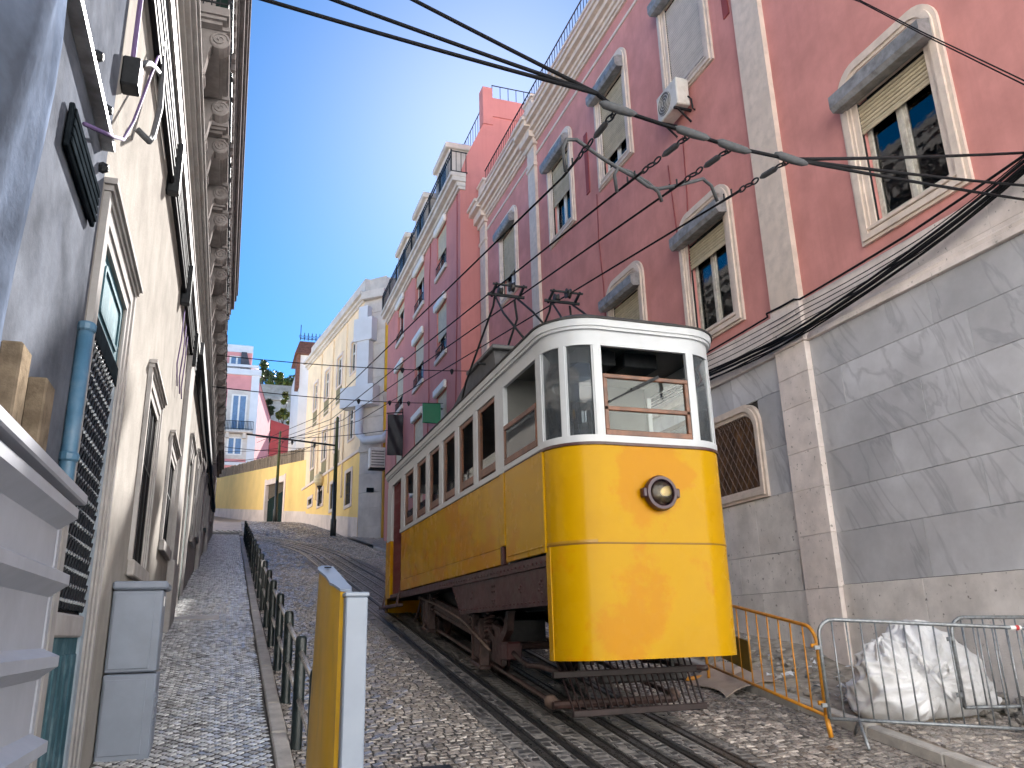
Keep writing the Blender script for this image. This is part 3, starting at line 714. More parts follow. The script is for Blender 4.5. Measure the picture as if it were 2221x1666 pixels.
# thing: cable bundle clipped along the wall
def thing_mesh(mb, name, m, label, cat, group=None, smooth=True, kind=None, loc=None):
    o = mb.build(name, m, smooth=smooth, loc=loc); return tag(o, label, cat, group, kind)
cb = empty('cable_duct', (XL+.05, 9, 6.4), 'grey duct and bundled cables clipped high along the cream wall', 'cable duct')
MB().cbox(XL+.01, XL+.11, 3.2, 15.3, 6.66, 6.86, .02).build('duct', T['grey_cable'], cb).data.materials[0] = mat('grey_metal_duct', (.20, .19, .185), .6, .2, 5, dirt=(.1,.09,.08), dirt_amt=.5, dscale=4)
for q, (z, r, m_) in enumerate(((6.14, .028, 'rubber'), (6.24, .022, 'grey_cable'), (6.33, .03, 'rubber'), (6.43, .02, 'grey_cable'), (6.52, .032, 'rubber'), (6.60, .025, 'grey_cable'))):
    MB().tube([(XL+.05+.01*(q % 2), 3.0+k*1.23, z+.02*math.sin(k*1.3+q)+.012*(k)) for k in range(11)], r, 6).build('cable', T[m_], cb, smooth=True)
for yy in (5.0, 8.1, 11.2, 14.0): MB().cbox(XL, XL+.13, yy, yy+.12, 6.05, 6.66, .02).build('clamp', T['iron'], cb)
# far stretch of the same kind of duct
cb2 = empty('cable_duct', (XL+.05, 24, 6.4), 'far stretch of grey duct and cables sloping down the cream wall past the pilaster', 'cable duct')
MB().bar((XL+.1, 15.6, 6.9), (XL+.1, 40, 7.3), .12, .26).build('duct', T['grey_cable'], cb2)
for q in range(4): MB().tube([(XL+.06, 15.4+k*3, 6.4+.1*q+.06*k) for k in range(8)], .025, 5).build('cable', T['rubber'], cb2, smooth=True)
# loose cables on the wall
thing_mesh(MB().tube([(XL+.04, 5.63, 5.16), (XL+.12, 5.7, 5.12), (XL+.1, 6.0, 5.35), (XL+.1, 6.2, 5.75), (XL+.08, 6.25, 6.1), (XL+.06, 6.2, 6.4)], .024, 7), 'loose_cable', T['grey_cable'], 'thick grey cable bulging out of the cream wall in a loop', 'cable')
thing_mesh(MB().tube([(XL+.04, 5.08, 5.28), (XL+.10, 5.3, 5.5), (XL+.08, 5.6, 5.72), (XL+.06, 5.95, 5.95), (XL+.06, 6.3, 6.15)], .022, 6), 'loose_cable', T['grey_cable'], 'slimmer grey cable sagging from the wall bracket to the bundle', 'cable')
thing_mesh(MB().tube([(XL+.05, 3.98, 4.10), (XL+.12, 4.35, 4.28), (XL+.10, 4.8, 4.55), (XL+.08, 5.2, 4.95), (XL+.06, 5.7, 5.6), (XL+.06, 6.1, 6.2)], .012, 6), 'loose_cable', T['violet'], 'thin violet cable drooping from the black board to the bundle', 'cable')
for q, yy in enumerate((11.4, 12.0, 12.5)):
    thing_mesh(MB().tube([(XL+.03, yy+.4, 6.2), (XL+.05, yy+.1, 5.6), (XL+.04, yy-.1+.05*q, 5.2), (XL+.05, yy+.15, 4.95+.06*q)], .010, 5), 'loose_cable', T['violet'], ('first violet cable end from the lattice door, hanging below the duct', 'middle violet cable end hanging below the duct', 'violet cable end hanging nearest the pilaster')[q], 'cable', 'violet cable ends')
wb = empty('wall_bracket', (XL, 5.05, 5.15), 'small dark metal bracket box with cables on the cream wall', 'bracket')
MB().cbox(XL, XL+.11, 4.98, 5.12, 5.08, 5.30, .01).build('box', T['iron'], wb)
MB().tube([(XL+.05, 5.05, 5.3), (XL+.05, 5.03, 5.9), (XL+.04, 4.95, 6.4)], .018, 6).build('conduit', T['violet'], wb)
bd = empty('wall_board', (XL, 4.2, 3.9), 'black slatted board fixed slanting on the shaded wall', 'board')
MB().cbox(XL+.01, XL+.035, 3.80, 4.66, 3.86, 4.10, .006).build('panel', T['board'], bd)
for q in range(4): MB().cbox(XL+.035, XL+.045, 3.82, 4.64, 3.885+.052*q, 3.925+.052*q, .004).build('slat', T['board'], bd)
lg = MB(); lg.prism([(XL, 4.42), (XL+.07, 4.42), (XL+.07, 4.46), (XL+.02, 4.55), (XL, 4.55)], 3.0, 4.75, 'y')
tag(lg.build('metal_ledge', T['zinc']), 'grey sheet metal ledge above the black board', 'ledge')
for (yy, zz, l) in ((4.18, 4.66, 'small dark bolt head above the metal ledge'), (4.62, 4.62, 'small dark bolt head beside the end of the metal ledge'), (4.74, 4.30, 'small dark bolt head below the end of the metal ledge')):
    tag(MB().lathe([(.028, 0), (.035, .02), (.022, .05), (0, .055)], (XL, yy, zz), 'x', 6).build('bolt_head', T['iron']), l, 'bolt')
dp = empty('downpipe', (XL+.06, 4.85, gz(5)), 'short blue downpipe beside the lattice door', 'pipe')
MB().tube([(XL-.05, 4.80, 2.30), (XL+.02, 4.80, 2.33), (XL+.04, 4.80, 2.42), (XL+.04, 4.80, 3.33)], .042, 12).build('pipe', T['tealpipe'], dp, smooth=True)
for z in (3.30, 2.55): MB().lathe([(.047, -.025), (.053, -.015), (.053, .015), (.047, .025)], (XL+.04, 4.80, z), 'z', 12).build('collar', T['tealpipe'], dp)
# hoarding with ribs, timber posts, netting
hd = empty('hoarding', (-.75, 3, 0), 'white ribbed metal hoarding sheet standing against the wall', 'hoarding')
MB().cbox(-.80, -.775, 1.2, 4.32, 0.02, 2.2, .004).build('sheet', T['sheet'], hd)
for z in (2.19, 1.88, 1.52, 1.16, .80, .44, .12):
    MB().prism([(-.775, z-.085), (-.70, z-.03), (-.70, z+.015), (-.775, z+.05)], 1.2, 4.34, 'y').build('rib', T['sheet'], hd)
MB().cbox(-.80, -.77, 4.325, 4.40, .02, 2.26, .006).build('end_post', T['sheet'], hd)
MB().cbox(-.83, -.68, 1.2, 4.42, 2.235, 2.29, .008).build('cap_rail', T['sheet'], hd)
for (y0, y1, l) in ((3.38, 3.54, 'grey timber post behind the hoarding, the nearer of two'), (3.86, 4.04, 'grey timber post behind the hoarding, beside the blue pipe')):
    tag(MB().cbox(-.895, -.815, y0, y1, .05, 2.72, .008).build('timber_post', T['timber']), l, 'post')
nt_ = MB(); nn, mm = 26, 30; vs = []
for j in range(mm+1):
    z = 2.35+j*.22
    for i in range(nn+1):
        y = .9+i*.082; y = min(y, 2.95+.12*math.sin(z*1.7)+.05*math.sin(z*4.1))
        vs.append((-.74+.05*math.sin(y*7+z*.8)+.04*math.sin(z*2.3+y*2)-.02*math.cos(y*17), y, z))
nt_.add(vs, [(j*(nn+1)+i, j*(nn+1)+i+1, (j+1)*(nn+1)+i+1, (j+1)*(nn+1)+i) for j in range(mm) for i in range(nn)])
tag(nt_.build('netting', T['net'], smooth=True), 'blue grey builder netting hanging in folds over the wall', 'netting')
# electric cabinet
ec = empty('electric_cabinet', (-.7, 7.8, gz(7.6)), 'grey metal utility cabinet standing against the cream wall', 'cabinet')
g0 = gz(7.6)+.05
MB().cbox(-.89, -.49, 7.58, 8.02, g0, g0+.66, .012).build('base', T['cab'], ec)
MB().cbox(-.89, -.50, 7.60, 8.0, g0+.672, g0+1.33, .012).build('body', T['cab'], ec)
MB().cbox(-.895, -.465, 7.56, 8.04, g0+1.332, g0+1.40, .016).build('lid', T['cab'], ec)
dr2 = MB().cbox(-.87, -.56, 7.588, 7.603, g0+.70, g0+1.30, .004).build('door', T['cab'], ec)
MB().cbox(-.872, -.558, 7.57, 7.583, g0+.05, g0+.62, .004).build('door', T['cab'], ec)
for q in range(4): MB().cbox(-.492, -.482, 7.66, 7.94, g0+.25+.07*q, g0+.29+.07*q, .003).build('vent_slat', T['cab'], ec)
MB().cbox(-.502, -.495, 7.75, 7.84, g0+1.2, g0+1.28, .002).build('sticker', T['cabtag'], ec)
# ---------------------------------------------------------------- right building: pink stucco over grey marble
XR = 8.3
PB = empty('pink_building', (XR+3, 12, gz(12)), 'pink stucco building with arched cream windows above a grey marble base', 'building')
PILS = ((9.50, 10.20), (20.50, 21.10), (25.75, 26.40))
rowA = [(7.185, 6.70), (11.93, 6.70), (15.33, 6.70), (18.75, 6.70), (23.35, 6.70)]
rowB = [(7.185, 12.2), (11.95, 12.2), (15.33, 12.2), (18.72, 12.2), (23.35, 12.2)]
def whole(yc, z0, top): return (yc-.66, yc+.64, z0+.23, z0+top-.2)
holes = [whole(y, z, 2.87) for y, z in rowA]+[whole(y, z, 3.18) for y, z in rowB]
wg = wall_grid(XR, 3.4, 26.4, 6.4, 17.95, holes, .22)
wg.quad((XR, 3.4, 6.4), (XR+10, 3.4, 6.4), (XR+10, 3.4, 17.95), (XR, 3.4, 17.95)); wg.quad((XR, 3.4, 17.95), (XR, 26.4, 17.95), (XR+.4, 26.4, 17.95), (XR+.4, 3.4, 17.95))
wg.quad((XR+.4, 3.4, 17.3), (XR+.4, 26.4, 17.3), (XR+.4, 26.4, 17.95), (XR+.4, 3.4, 17.95)); wg.quad((XR+.4, 3.4, 17.3), (XR+.4, 26.4, 17.3), (XR+10, 26.4, 17.3), (XR+10, 3.4, 17.3))
wg.quad((XR, 26.4, 3), (XR+10, 26.4, 3), (XR+10, 26.4, 17.95), (XR, 26.4, 17.95)); wg.quad((XR+10, 3.4, -.2), (XR+10, 26.4, -.2), (XR+10, 26.4, 17.3), (XR+10, 3.4, 17.3))
wg.build('wall', T['pink'], PB)
MB().box(XR+.012, XR+.3, 3.4, 26.4, -.4, 6.42).build('base_wall', T['mortar_l'], PB)
def slats(z0, z1, yc, hw, x, parent, m, single, pitch=.062):
    n = int((z1-z0)/pitch)
    prof = [(x+.004, 0), (x-.010, .004), (x-.018, pitch*.40), (x-.012, pitch*.74), (x+.004, pitch*.78)]
    MB().box(x+.006, x+.012, yc-hw, yc+hw, z0, z1).build('slat_gap_shade', T['dark'], parent)  # dark sheet stands in for the shade in the gaps between slats
    if single:
        mb = MB(); mb.prism(prof, -hw, hw, 'y'); me = bpy.data.meshes.new('slat'); me.from_pydata(mb.v, [], mb.f); me.materials.append(m)
        for k in range(n): inst(me, 'slat', parent, (0, yc, z0+k*pitch))
    else:
        mb = MB()
        for k in range(n): mb.prism([(p[0], p[1]+z0+k*pitch) for p in prof], yc-hw, yc+hw, 'y')
        o = mb.build('shutter', m, parent); o['kind'] = 'stuff'
def window(yc, z0, hgt, drop, near, wood, smat='slat', box=True, curtain=False, vis=True):
    hw = .93; z1 = z0+hgt; r = .42
    f = MB()
    for (a, b, px) in ((0, .06, .05), (.06, .16, .085), (.16, .21, .055), (.21, .30, .03)):
        f.ring(rrect(yc-hw+a, yc+hw-a, z0+a*.75, z1-a, r-a*.8, 7), rrect(yc-hw+b, yc+hw-b, z0+b*.75, z1-b, r-b*.8, 7), XR, XR-px)
    fo = f.build('window', T['cream'], PB)
    zb = z0+hgt-.72        # shutter box underside
    if box:
        # tympanum plate between the arch and the shutter box
        MB().prism(rrect(yc-hw+.29, yc+hw-.29, zb+.05, z1-.29, r-.22, 7), XR-.012, XR+.03, 'x').build('tympanum', T['cream'], fo)
        bx = MB(); bx.prism([(XR-.05, zb+.02), (XR-.26, zb-.02), (XR-.31, zb+.05), (XR-.31, zb+.24), (XR-.05, zb+.34)], yc-hw+.08, yc+hw-.08, 'y')
        bx.build('shutter_box', T['zinc'], fo)
    else: zb = z1-.35
    hwi = .64
    zs = zb-drop
    if drop > 0:
        slats(zs, zb+.03, yc, hwi, XR+.03, fo, T[smat], near)
        MB().cbox(XR+.012, XR+.035, yc-hwi, yc+hwi, zs-.045, zs-.002, .005).build('bottom_bar', T[smat], fo)
    for s in (-1, 1): MB().box(XR+.0, XR+.05, yc+s*(hwi+.015)-.018, yc+s*(hwi+.015)+.018, z0+.24, zb+.05).build('guide_rail', T['iron'], fo)
    MB().box(XR+.28, XR+.3, yc-.75, yc+.75, z0+.1, z1).build('dark_backing', T['dark'], fo)
    wm = T['wwood'] if wood else T['wpaint']; x0, x1 = XR+.10, XR+.15; zz = z0+.25
    sh = MB()
    for s in (-1, 1):
        a = yc if s > 0 else yc-hwi; b = yc+hwi if s > 0 else yc
        sh.cbox(x0, x1, a+.003, a+.09, zz, zb, .006); sh.cbox(x0, x1, b-.09, b-.003, zz, zb, .006); sh.box(x0+.004, x1, a+.075, b-.075, zz, zz+.10); sh.box(x0+.004, x1, a+.075, b-.075, zb-.08, zb)
    sh.cbox(x0-.02, x0-.001, yc-.04, yc+.04, zz, zb, .006); so = sh.build('sash', wm, fo)
    for s in (-1, 1):
        a = yc if s > 0 else yc-hwi
        MB().box(x0+.02, x0+.026, a+.07, a+hwi-.07, zz+.09, zb-.07).build('pane', T['glass'], fo)
    if curtain:
        c = MB(); n = 40; vs = []
        for k in range(n+1):
            y = yc-hwi+2*hwi*k/n; x = x1+.06+.018*math.sin(k*1.9)+.008*math.sin(k*.7); vs += [(x, y, zz), (x, y, zb)]
        c.add(vs, [(2*k, 2*k+2, 2*k+3, 2*k+1) for k in range(n)]); c.build('curtain', T['curtain'], fo, smooth=True)
    MB().cbox(XR-.075, XR+.05, yc-hw+.12, yc+hw-.12, z0+.17, z0+.225, .008).build('sill', T['cream'], fo)
    return fo
window(7.185, 6.70, 2.87, .43, True, True)
window(11.93, 6.70, 2.87, .45, True, True, curtain=True)
window(15.33, 6.70, 2.87, 1.9, True, False)
window(18.75, 6.70, 2.87, 1.9, False, False)
window(23.35, 6.70, 2.87, 1.9, False, False)
window(7.185, 12.2, 3.18, .5, False, False)
window(11.95, 12.2, 3.18, 2.05, True, False, 'slatw')
window(15.33, 12.2, 3.18, 1.75, True, False)
window(18.72, 12.2, 3.18, 1.2, True, False, curtain=True)
window(23.35, 12.2, 3.18, 1.55, False, False, curtain=True)
# pilasters
for k, (a, b) in enumerate(PILS):
    p = MB(); p.box(XR-.10, XR, a, b, 6.43, 16.3); po = p.build('pilaster', T['cream'], PB)
    if k:
        MB().cbox(XR-.14, XR, a-.04, b+.04, 15.55, 15.68, .01).build('astragal', T['cream'], po)
        c = MB()
        for z0, z1, x in ((16.3, 16.5, .16), (16.502, 16.8, .30), (16.802, 17.0, .48), (17.002, 17.12, .56)): c.box(XR-x, XR, a-.05-x*.3, b+.05+x*.3, z0, z1)
        c.build('capital', T['cream'], po)
    q = MB(); q.box(XR-.12, XR+.2, a-.03, b+.03, 17.3, 18.05); q.box(XR-.17, XR+.25, a-.08, b+.08, 18.052, 18.15); q.build('pedestal', T['cream'], po)
# first pilaster, block by block below the band
a, b = 9.48, 10.20
zs = [2.05, 2.82, 3.50, 4.08, 4.80, 5.28, 5.76]
low = MB().box(XR-.02, XR+.02, a, b, .4, 5.76).build('pilaster', T['mortar_l'], PB)
z = .55
for z0, z1 in zip([.6]+zs, zs): MB().cbox(XR-.13, XR-.015, a, b, z0+.002, z1-.002, .005).build('block', T['rosestone'], low)
MB().cbox(XR-.16, XR-.0, a-.05, b+.05, 5.762, 5.98, .02).build('block', T['rosestone'], low)
MB().cbox(XR-.13, XR-.0, a, b, 5.982, 6.50, .008).build('block', T['rosestone'], low)
# band and moulding above the marble
bn = MB().box(XR-.001, XR+.01, 3.4, 26.35, 5.75, 6.42).build('band', T['mortar_l'], PB)
ysb = [3.4, 6.15, 9.48]; ysb2 = [10.2, 12.9, 15.7, 18.4, 21.1, 23.8, 26.3]
for seq in (ysb, ysb2):
    for y0, y1 in zip(seq, seq[1:]):
        MB().cbox(XR-.055, XR-.002, y0+.002, y1-.002, 5.99, 6.44, .006).build('band_block', T['rosestone'], bn)
        c = MB(); c.prism([(XR, 5.76), (XR-.10, 5.76), (XR-.10, 5.83), (XR-.07, 5.85), (XR-.085, 5.90), (XR-.06, 5.93), (XR-.06, 5.985), (XR, 5.985)], y0+.002, y1-.002, 'y')
        c.build('moulding_block', T['rosestone'], bn)
# grey marble slabs, near bay
mz = [2.085, 2.81, 3.41, 3.985, 4.58, 5.17, 5.755]
mj = [[3.4, 5.95, 7.9, 9.477], [3.4, 4.6, 6.9, 9.477], [3.4, 6.3, 8.2, 9.477], [3.4, 5.6, 7.55, 9.477], [3.4, 4.9, 6.7, 8.9, 9.477], [3.4, 5.1, 7.2, 9.477]]
mw = MB().box(XR-.004, XR+.011, 3.4, 9.48, 2.07, 5.76).build('marble_facing', T['mortar'], PB)
for k, seq in enumerate(mj):
    for y0, y1 in zip(seq, seq[1:]):
        e = rnd.uniform(0, .004)
        MB().cbox(XR-.035-e, XR-.003, y0+.0025, y1-.0025, mz[k]+.0025, mz[k+1]-.0025, .003).build('marble_slab', T['marble'], mw)
# plinth slabs, near bay
pl = MB().box(XR-.002, XR+.0115, 3.4, 26.3, -.2, 2.07).build('plinth', T['mortar'], PB)
seq = [3.4, 5.4, 6.55, 8.05, 9.475]
for y0, y1 in zip(seq, seq[1:]): MB().cbox(XR-.06, XR-.003, y0+.003, y1-.003, -.2, 2.08, .004).build('plinth_slab', T['plinth'], pl)
MB().cbox(XR-.075, XR-.003, 9.483, 10.33, .3, 2.045, .004).build('plinth_slab', T['plinth'], pl)
for z0, z1, seq in ((2.65, 3.55, [10.205, 11.3, 12.6, 14.4, 16.3, 18.3, 20.2]), (2.05, 2.645, [10.335, 11.9, 13.6, 15.4, 17.1, 18.9, 20.2]), (.6, 2.045, [10.335, 11.35, 12.7, 14.5, 16.2, 18.1, 20.2]), (3.553, 4.2, [20.2, 22, 24, 26.3])):
    for y0, y1 in zip(seq, seq[1:]): MB().cbox(XR-.05, XR-.003, y0+.003, y1-.003, z0, z1, .004).build('plinth_slab', T['plinth'], pl)
# marble, far bay, around the barred basement window
mf = MB().box(XR-.004, XR+.011, 10.2, 26.3, 3.56, 5.76).build('marble_facing', T['mortar'], PB)
for z0, z1, seq in ((3.555, 4.3, [10.203, 10.92, 12.6, 14.6, 16.6, 19, 21.5, 24, 26.3]), (4.3, 5.2, [10.203, 10.92, 12.6, 15.2, 17.4, 20, 22.5, 26.3]), (5.2, 5.755, [10.203, 11.6, 13.6, 16.1, 18.4, 21, 23, 26.3])):
    for y0, y1 in zip(seq, seq[1:]):
        if (y0, y1) == (10.92, 12.6): continue
        MB().cbox(XR-.035, XR-.003, y0+.0025, y1-.0025, z0+.0025, z1-.0025, .003).build('marble_slab', T['marble'], mf)
f = MB()
for (a, b, px) in ((0, .05, .06), (.05, .12, .09), (.12, .19, .05)):
    f.ring(rrect(10.86+a, 12.66-a, 3.56+a, 5.2-a, .42-a*.8, 7), rrect(10.86+b, 12.66-b, 3.56+b, 5.2-b, .42-b*.8, 7), XR-.003, XR-px-.03)
bo = f.build('basement_window', T['cream'], PB)
MB().prism(rrect(11.03, 12.49, 3.73, 5.03, .28, 7), XR-.02, XR+.0, 'x').build('board', mat('rusty_brown_board', (.16, .075, .025), .6, .4, 3.0, dirt=(.03,.02,.014), dirt_amt=.9, dscale=2.5, streak=.5), bo)
gl = MB()
for k in range(-9, 10):
    for s in (1, -1):
        ya, yb = 11.76+k*.16-.38*s, 11.76+k*.16+.38*s
        p, q = (ya, 3.74), (yb, 5.02); t0, t1 = 0., 1.
        for lo, hi in ((11.05, 12.47),):
            ts = sorted(((lo-ya)/(yb-ya), (hi-ya)/(yb-ya))); t0 = max(0, ts[0]); t1 = min(1, ts[1])
        if t1-t0 < .05: continue
        P = lambda t: (XR-.06-.006*s, ya+(yb-ya)*t, 3.74+1.28*t)
        gl.tube([P(t0), P(t1)], .009, 4)
for k in range(5):
    for s in (-1, 1): gl.tube([(XR-.07, 11.12+k*.31+s*.045+.04*math.cos(w), 4.92+.04*math.sin(w)) for w in [i*.63 for i in range(11)]], .007, 4)
gl.build('grille', T['rustrod'], bo)
# cornice, string, parapet, railing
co = MB()
co.box(XR-.03, XR, 3.4, 20.5, 15.93, 16.02); co.box(XR-.03, XR, 21.1, 25.75, 15.93, 16.02)
for z0, z1, x in ((16.38, 16.46, .06), (16.462, 16.58, .11), (16.582, 16.70, .17), (16.702, 16.86, .28), (16.862, 17.0, .40), (17.002, 17.10, .46)): co.box(XR-x, XR, 3.4, 26.42, z0, z1)
co.build('cornice', T['cream'], PB)
MB().cbox(XR-.08, XR+.45, 3.4, 26.42, 17.952, 18.04, .01).build('parapet_cap', T['cream'], PB)
MB().box(XR-.06, XR-.001, 3.4, 26.40, 17.102, 17.25).build('parapet_moulding', T['cream'], PB)
rl = MB(); y = 2.0; X = XR+.12
while y < 26.3: rl.tube([(X, y, 18.03), (X, y, 18.85)], .012, 4); y += .2
for z in (18.2, 18.85): rl.bar((X, 2, z), (X, 26.3, z), .03)
rl.build('roof_railing', T['iron'], PB)
for (y0, y1, z0, z1) in ((16.83, 17.03, 12.55, 14.35), (10.4, 10.58, 12.75, 15.0), (13.3, 13.5, 16.2, 16.35)):
    MB().cbox(XR-.03, XR-.001, y0, y1, z0, z1, .004).build('wall_strip', T['darkred'], PB)  # narrow dark red boxes standing proud of the stucco
# air conditioner on the facade
def ac_unit(o, Y0, Y1, Z0, Z1, x0, x1, label, pr):
    r = empty('air_conditioner', o, label, 'air conditioner', 'air conditioners')
    b = MB().cbox(x0, x1, Y0, Y1, Z0, Z1, .02).build('casing', T['acw'], r)
    yc = Y0+(Y1-Y0)*.62; zc = (Z0+Z1)/2; rad = (Z1-Z0)*.40
    MB().lathe([(rad, 0), (rad, .006), (rad*.97, .008), (0, .008)], (x0-.0005, yc, zc), ((0,1,0),(0,0,1),(-1,0,0)), 20).build('fan_disc', T['acg'], r)
    g = MB()
    for k in range(1, 5): g.tube([(x0-.016, yc+rad*k/4.2*math.cos(w), zc+rad*k/4.2*math.sin(w)) for w in [i*2*math.pi/18 for i in range(19)]], .005, 4)
    g.build('fan_grille', T['acw'], r)
    for yy in (Y0+.12, Y1-.12):
        MB().bar((x0-.02, yy, Z0-.03), (pr, yy, Z0-.03), .05, .04).build('bracket', T['iron'], r)
        MB().bar((pr-.02, yy, Z0-.3), (x0+.08, yy, Z0-.05), .03).build('brace', T['iron'], r)
    MB().tube([(x1-.05, Y0-.01, Z0+.2), (x1-.02, Y0-.07, Z0+.1), (x1, Y0-.06, Z0-.12), (pr, Y0-.02, Z0-.1)], .018, 6).build('pipe', T['iron'], r)
    return r
ac_unit((XR, 12.2, 11.7), 11.86, 12.66, 11.70, 12.34, XR-.38, XR-.08, 'white air conditioner bracketed on the pink wall under a shuttered window', XR)
# thin cables running down the pink stucco
for pts, l in (([(XR-.02, 12.35, 11.3), (XR-.02, 12.4, 10.0), (XR-.02, 12.55, 8.6), (XR-.02, 12.6, 7.0), (XR-.02, 12.62, 6.5)], 'thin dark red cable running down the pink wall below the air conditioner'),
               ([(XR-.02, 13.0, 11.0), (XR-.02, 12.9, 9.3), (XR-.02, 12.85, 8.0), (XR-.02, 12.9, 6.5)], 'thin dark cable down the pink wall beside the lower arched window'),
               ([(XR-.02, 16.45, 12.25), (XR-.02, 16.5, 11.0), (XR-.02, 16.4, 9.7), (XR-.02, 16.4, 8)], 'thin cable hanging below the middle upper window')):
    tag(MB().tube(pts, .012, 5).build('wall_cable', T['darkred'], smooth=True), l, 'cable')
# ---------------------------------------------------------------- red building up the street
X2 = 7.47
RB = empty('red_building', (X2+3, 34, gz(34)), 'tall dark pink apartment building with dormers and a black roof balcony', 'building')
cols = [(29.43, .88), (33.55, 1.0), (37.88, .92)]
rows = [(15.62, 17.72), (11.95, 14.25), (8.35, 10.55), (5.6, 7.2)]
holes = [(yc-hw+.1, yc+hw-.1, z0+.2, z1) for yc, hw in cols for z0, z1 in rows]
w = wall_grid(X2, 26.55, 41.5, 3, 18.5, holes, .3)
w.quad((X2, 26.55, 3), (X2+9, 26.55, 3), (X2+9, 26.55, 18.7), (X2, 26.55, 18.7))
w.add([(X2, 26.55, 18.7), (X2+9, 26.55, 18.7), (X2+9, 26.55, 22.4), (X2+1.05, 26.55, 22.4), (X2+1.0, 26.55, 21.2), (X2+.25, 26.55, 19.5)], [(0, 1, 2, 3, 4, 5)])
w.quad((X2, 41.5, 3), (X2+9, 41.5, 3), (X2+9, 41.5, 21.2), (X2, 41.5, 18.5)); w.quad((X2+9, 26.55, 3), (X2+9, 41.5, 3), (X2+9, 41.5, 22), (X2+9, 26.55, 22))
w.build('wall', T['pink2'], RB)
for yc, hw in cols:
    for q, (z0, z1) in enumerate(rows):
        f = MB(); a, b = yc-hw, yc+hw
        f.cbox(X2-.10, X2, a-.02, b+.02, z0, z0+.2, .02)
        fo = f.build('window', T['wstone'], RB)
        MB().cbox(X2-.16, X2, a+.0, b-.0, z1, z1+.34, .05).build('shutter_box', T['wpaint'], fo)
        MB().box(X2+.28, X2+.3, a+.1, b-.1, z0+.2, z1).build('dark_backing', T['dark'], fo)
        drop = (.55, .62, 1.0, .5)[q] if yc < 33 else (.3, .55, .9, .6)[q] if yc < 36 else (.2, .7, .6, .5)[q]
        zs = z1-(z1-z0-.2)*drop
        mm = MB(); k = zs
        while k < z1-.02: mm.box(X2+.05, X2+.075, a+.1, b-.1, k, k+.075); k += .085
        o = mm.build('shutter', T['slat'], fo); o['kind'] = 'stuff'
        s = MB()
        for yy in (a+.13, yc, b-.13): s.box(X2+.14, X2+.18, yy-.035, yy+.035, z0+.2, z1)
        s.box(X2+.141, X2+.179, a+.1, b-.1, z0+.2, z0+.28); s.build('sash', T['wpaint'], fo)
        MB().box(X2+.155, X2+.16, a+.1, b-.1, z0+.2, z1).build('pane', T['glass'], fo)
        if q < 3:
            r = MB(); n = 9
            for t in range(n+1): r.tube([(X2-.05, a+.12+(b-a-.24)*t/n, z0+.2), (X2-.05, a+.12+(b-a-.24)*t/n, z0+.62)], .012, 4)
            r.bar((X2-.05, a+.1, z0+.62), (X2-.05, b-.1, z0+.62), .03); r.bar((X2-.05, a+.1, z0+.3), (X2-.05, b-.1, z0+.3), .02); r.build('railing', T['iron'], fo)
c = MB()
for z0, z1, x in ((18.0, 18.12, .08), (18.12, 18.3, .16), (18.302, 18.5, .34), (18.502, 18.66, .42)): c.box(X2-x, X2+.2, 26.5-x*.3, 41.55, z0, z1)
c.build('cornice', T['wstone'], RB)
bal = MB(); X = X2-.36; n = 74
for k in range(n+1):
    y = 26.5+15.0*k/n; bal.tube([(X, y, 18.66), (X, y, 19.65)], .014, 4)
    if k % 9 == 0: bal.bar((X, y, 18.66), (X, y, 19.72), .05)
for z in (18.76, 19.45, 19.65): bal.bar((X, 26.5, z), (X, 41.5, z), .035)
for z in (18.76, 19.65): bal.bar((X, 26.5, z), (X2+.3, 26.5, z), .035)
for k in range(4): bal.tube([(X+.2*k, 26.5, 18.66), (X+.2*k, 26.5, 19.65)], .014, 4)
bal.build('roof_balcony_railing', T['iron'], RB)
MB().add([(X2+.25, 26.56, 18.66), (X2+.25, 41.5, 18.66), (X2+1.0, 41.5, 21.2), (X2+1.0, 26.56, 21.2), (X2+3, 41.5, 22.0), (X2+3, 26.56, 22.0)], [(0, 1, 2, 3), (3, 2, 4, 5)]).build('mansard_roof', T['slate'], RB)
for y0, y1 in ((28.3, 30.4), (32.5, 34.7), (36.6, 39.0)):
    d = MB(); d.prism([(X2+.02, 18.66), (X2+1.4, 18.66), (X2+1.4, 21.25), (X2+.05, 21.0), (X2+.02, 20.9)], y0, y1, 'y')
    do = d.build('dormer', T['wstone'], RB); MB().cbox(X2-.14, X2+1.4, y0-.12, y1+.12, 20.95, 21.22, .03).build('dormer_cap', T['wstone'], do)
    MB().box(X2+.005, X2+.02, y0+.4, y1-.4, 18.9, 20.6).build('pane', T['glass'], do)
g = MB(); g.box(X2+.98, X2+1.4, 26.5, 27.0, 21.2, 22.95); g.build('gable_pier', T['pink2'], RB)
g = MB(); g.box(X2+1.4, X2+9, 26.5, 26.72, 21.6, 22.48); g.build('gable_parapet', T['pink2'], RB)
r = MB()
for k in range(22): r.tube([(X2+1.42+.35*k, 26.6, 22.48), (X2+1.42+.35*k, 26.6, 23.15)], .015, 4)
r.bar((X2+1.4, 26.6, 23.15), (X2+9, 26.6, 23.15), .03)
for k in range(40): r.tube([(X2+1.02, 27+.36*k, 21.2), (X2+1.02, 27+.36*k, 22.1)], .012, 4)
r.bar((X2+1.02, 27, 22.1), (X2+1.02, 41.4, 22.1), .03); r.build('roof_railing', T['iron'], RB)
for pts in ([(X2-.02, 31.3, 18.4), (X2-.02, 31.6, 15), (X2-.02, 31.5, 11), (X2-.02, 31.9, 8)], [(X2-.02, 26.9, 18), (X2-.02, 27.0, 13), (X2-.02, 27.3, 9)]):
    MB().tube(pts, .018, 4).build('rain_wire', T['darkred'], RB)
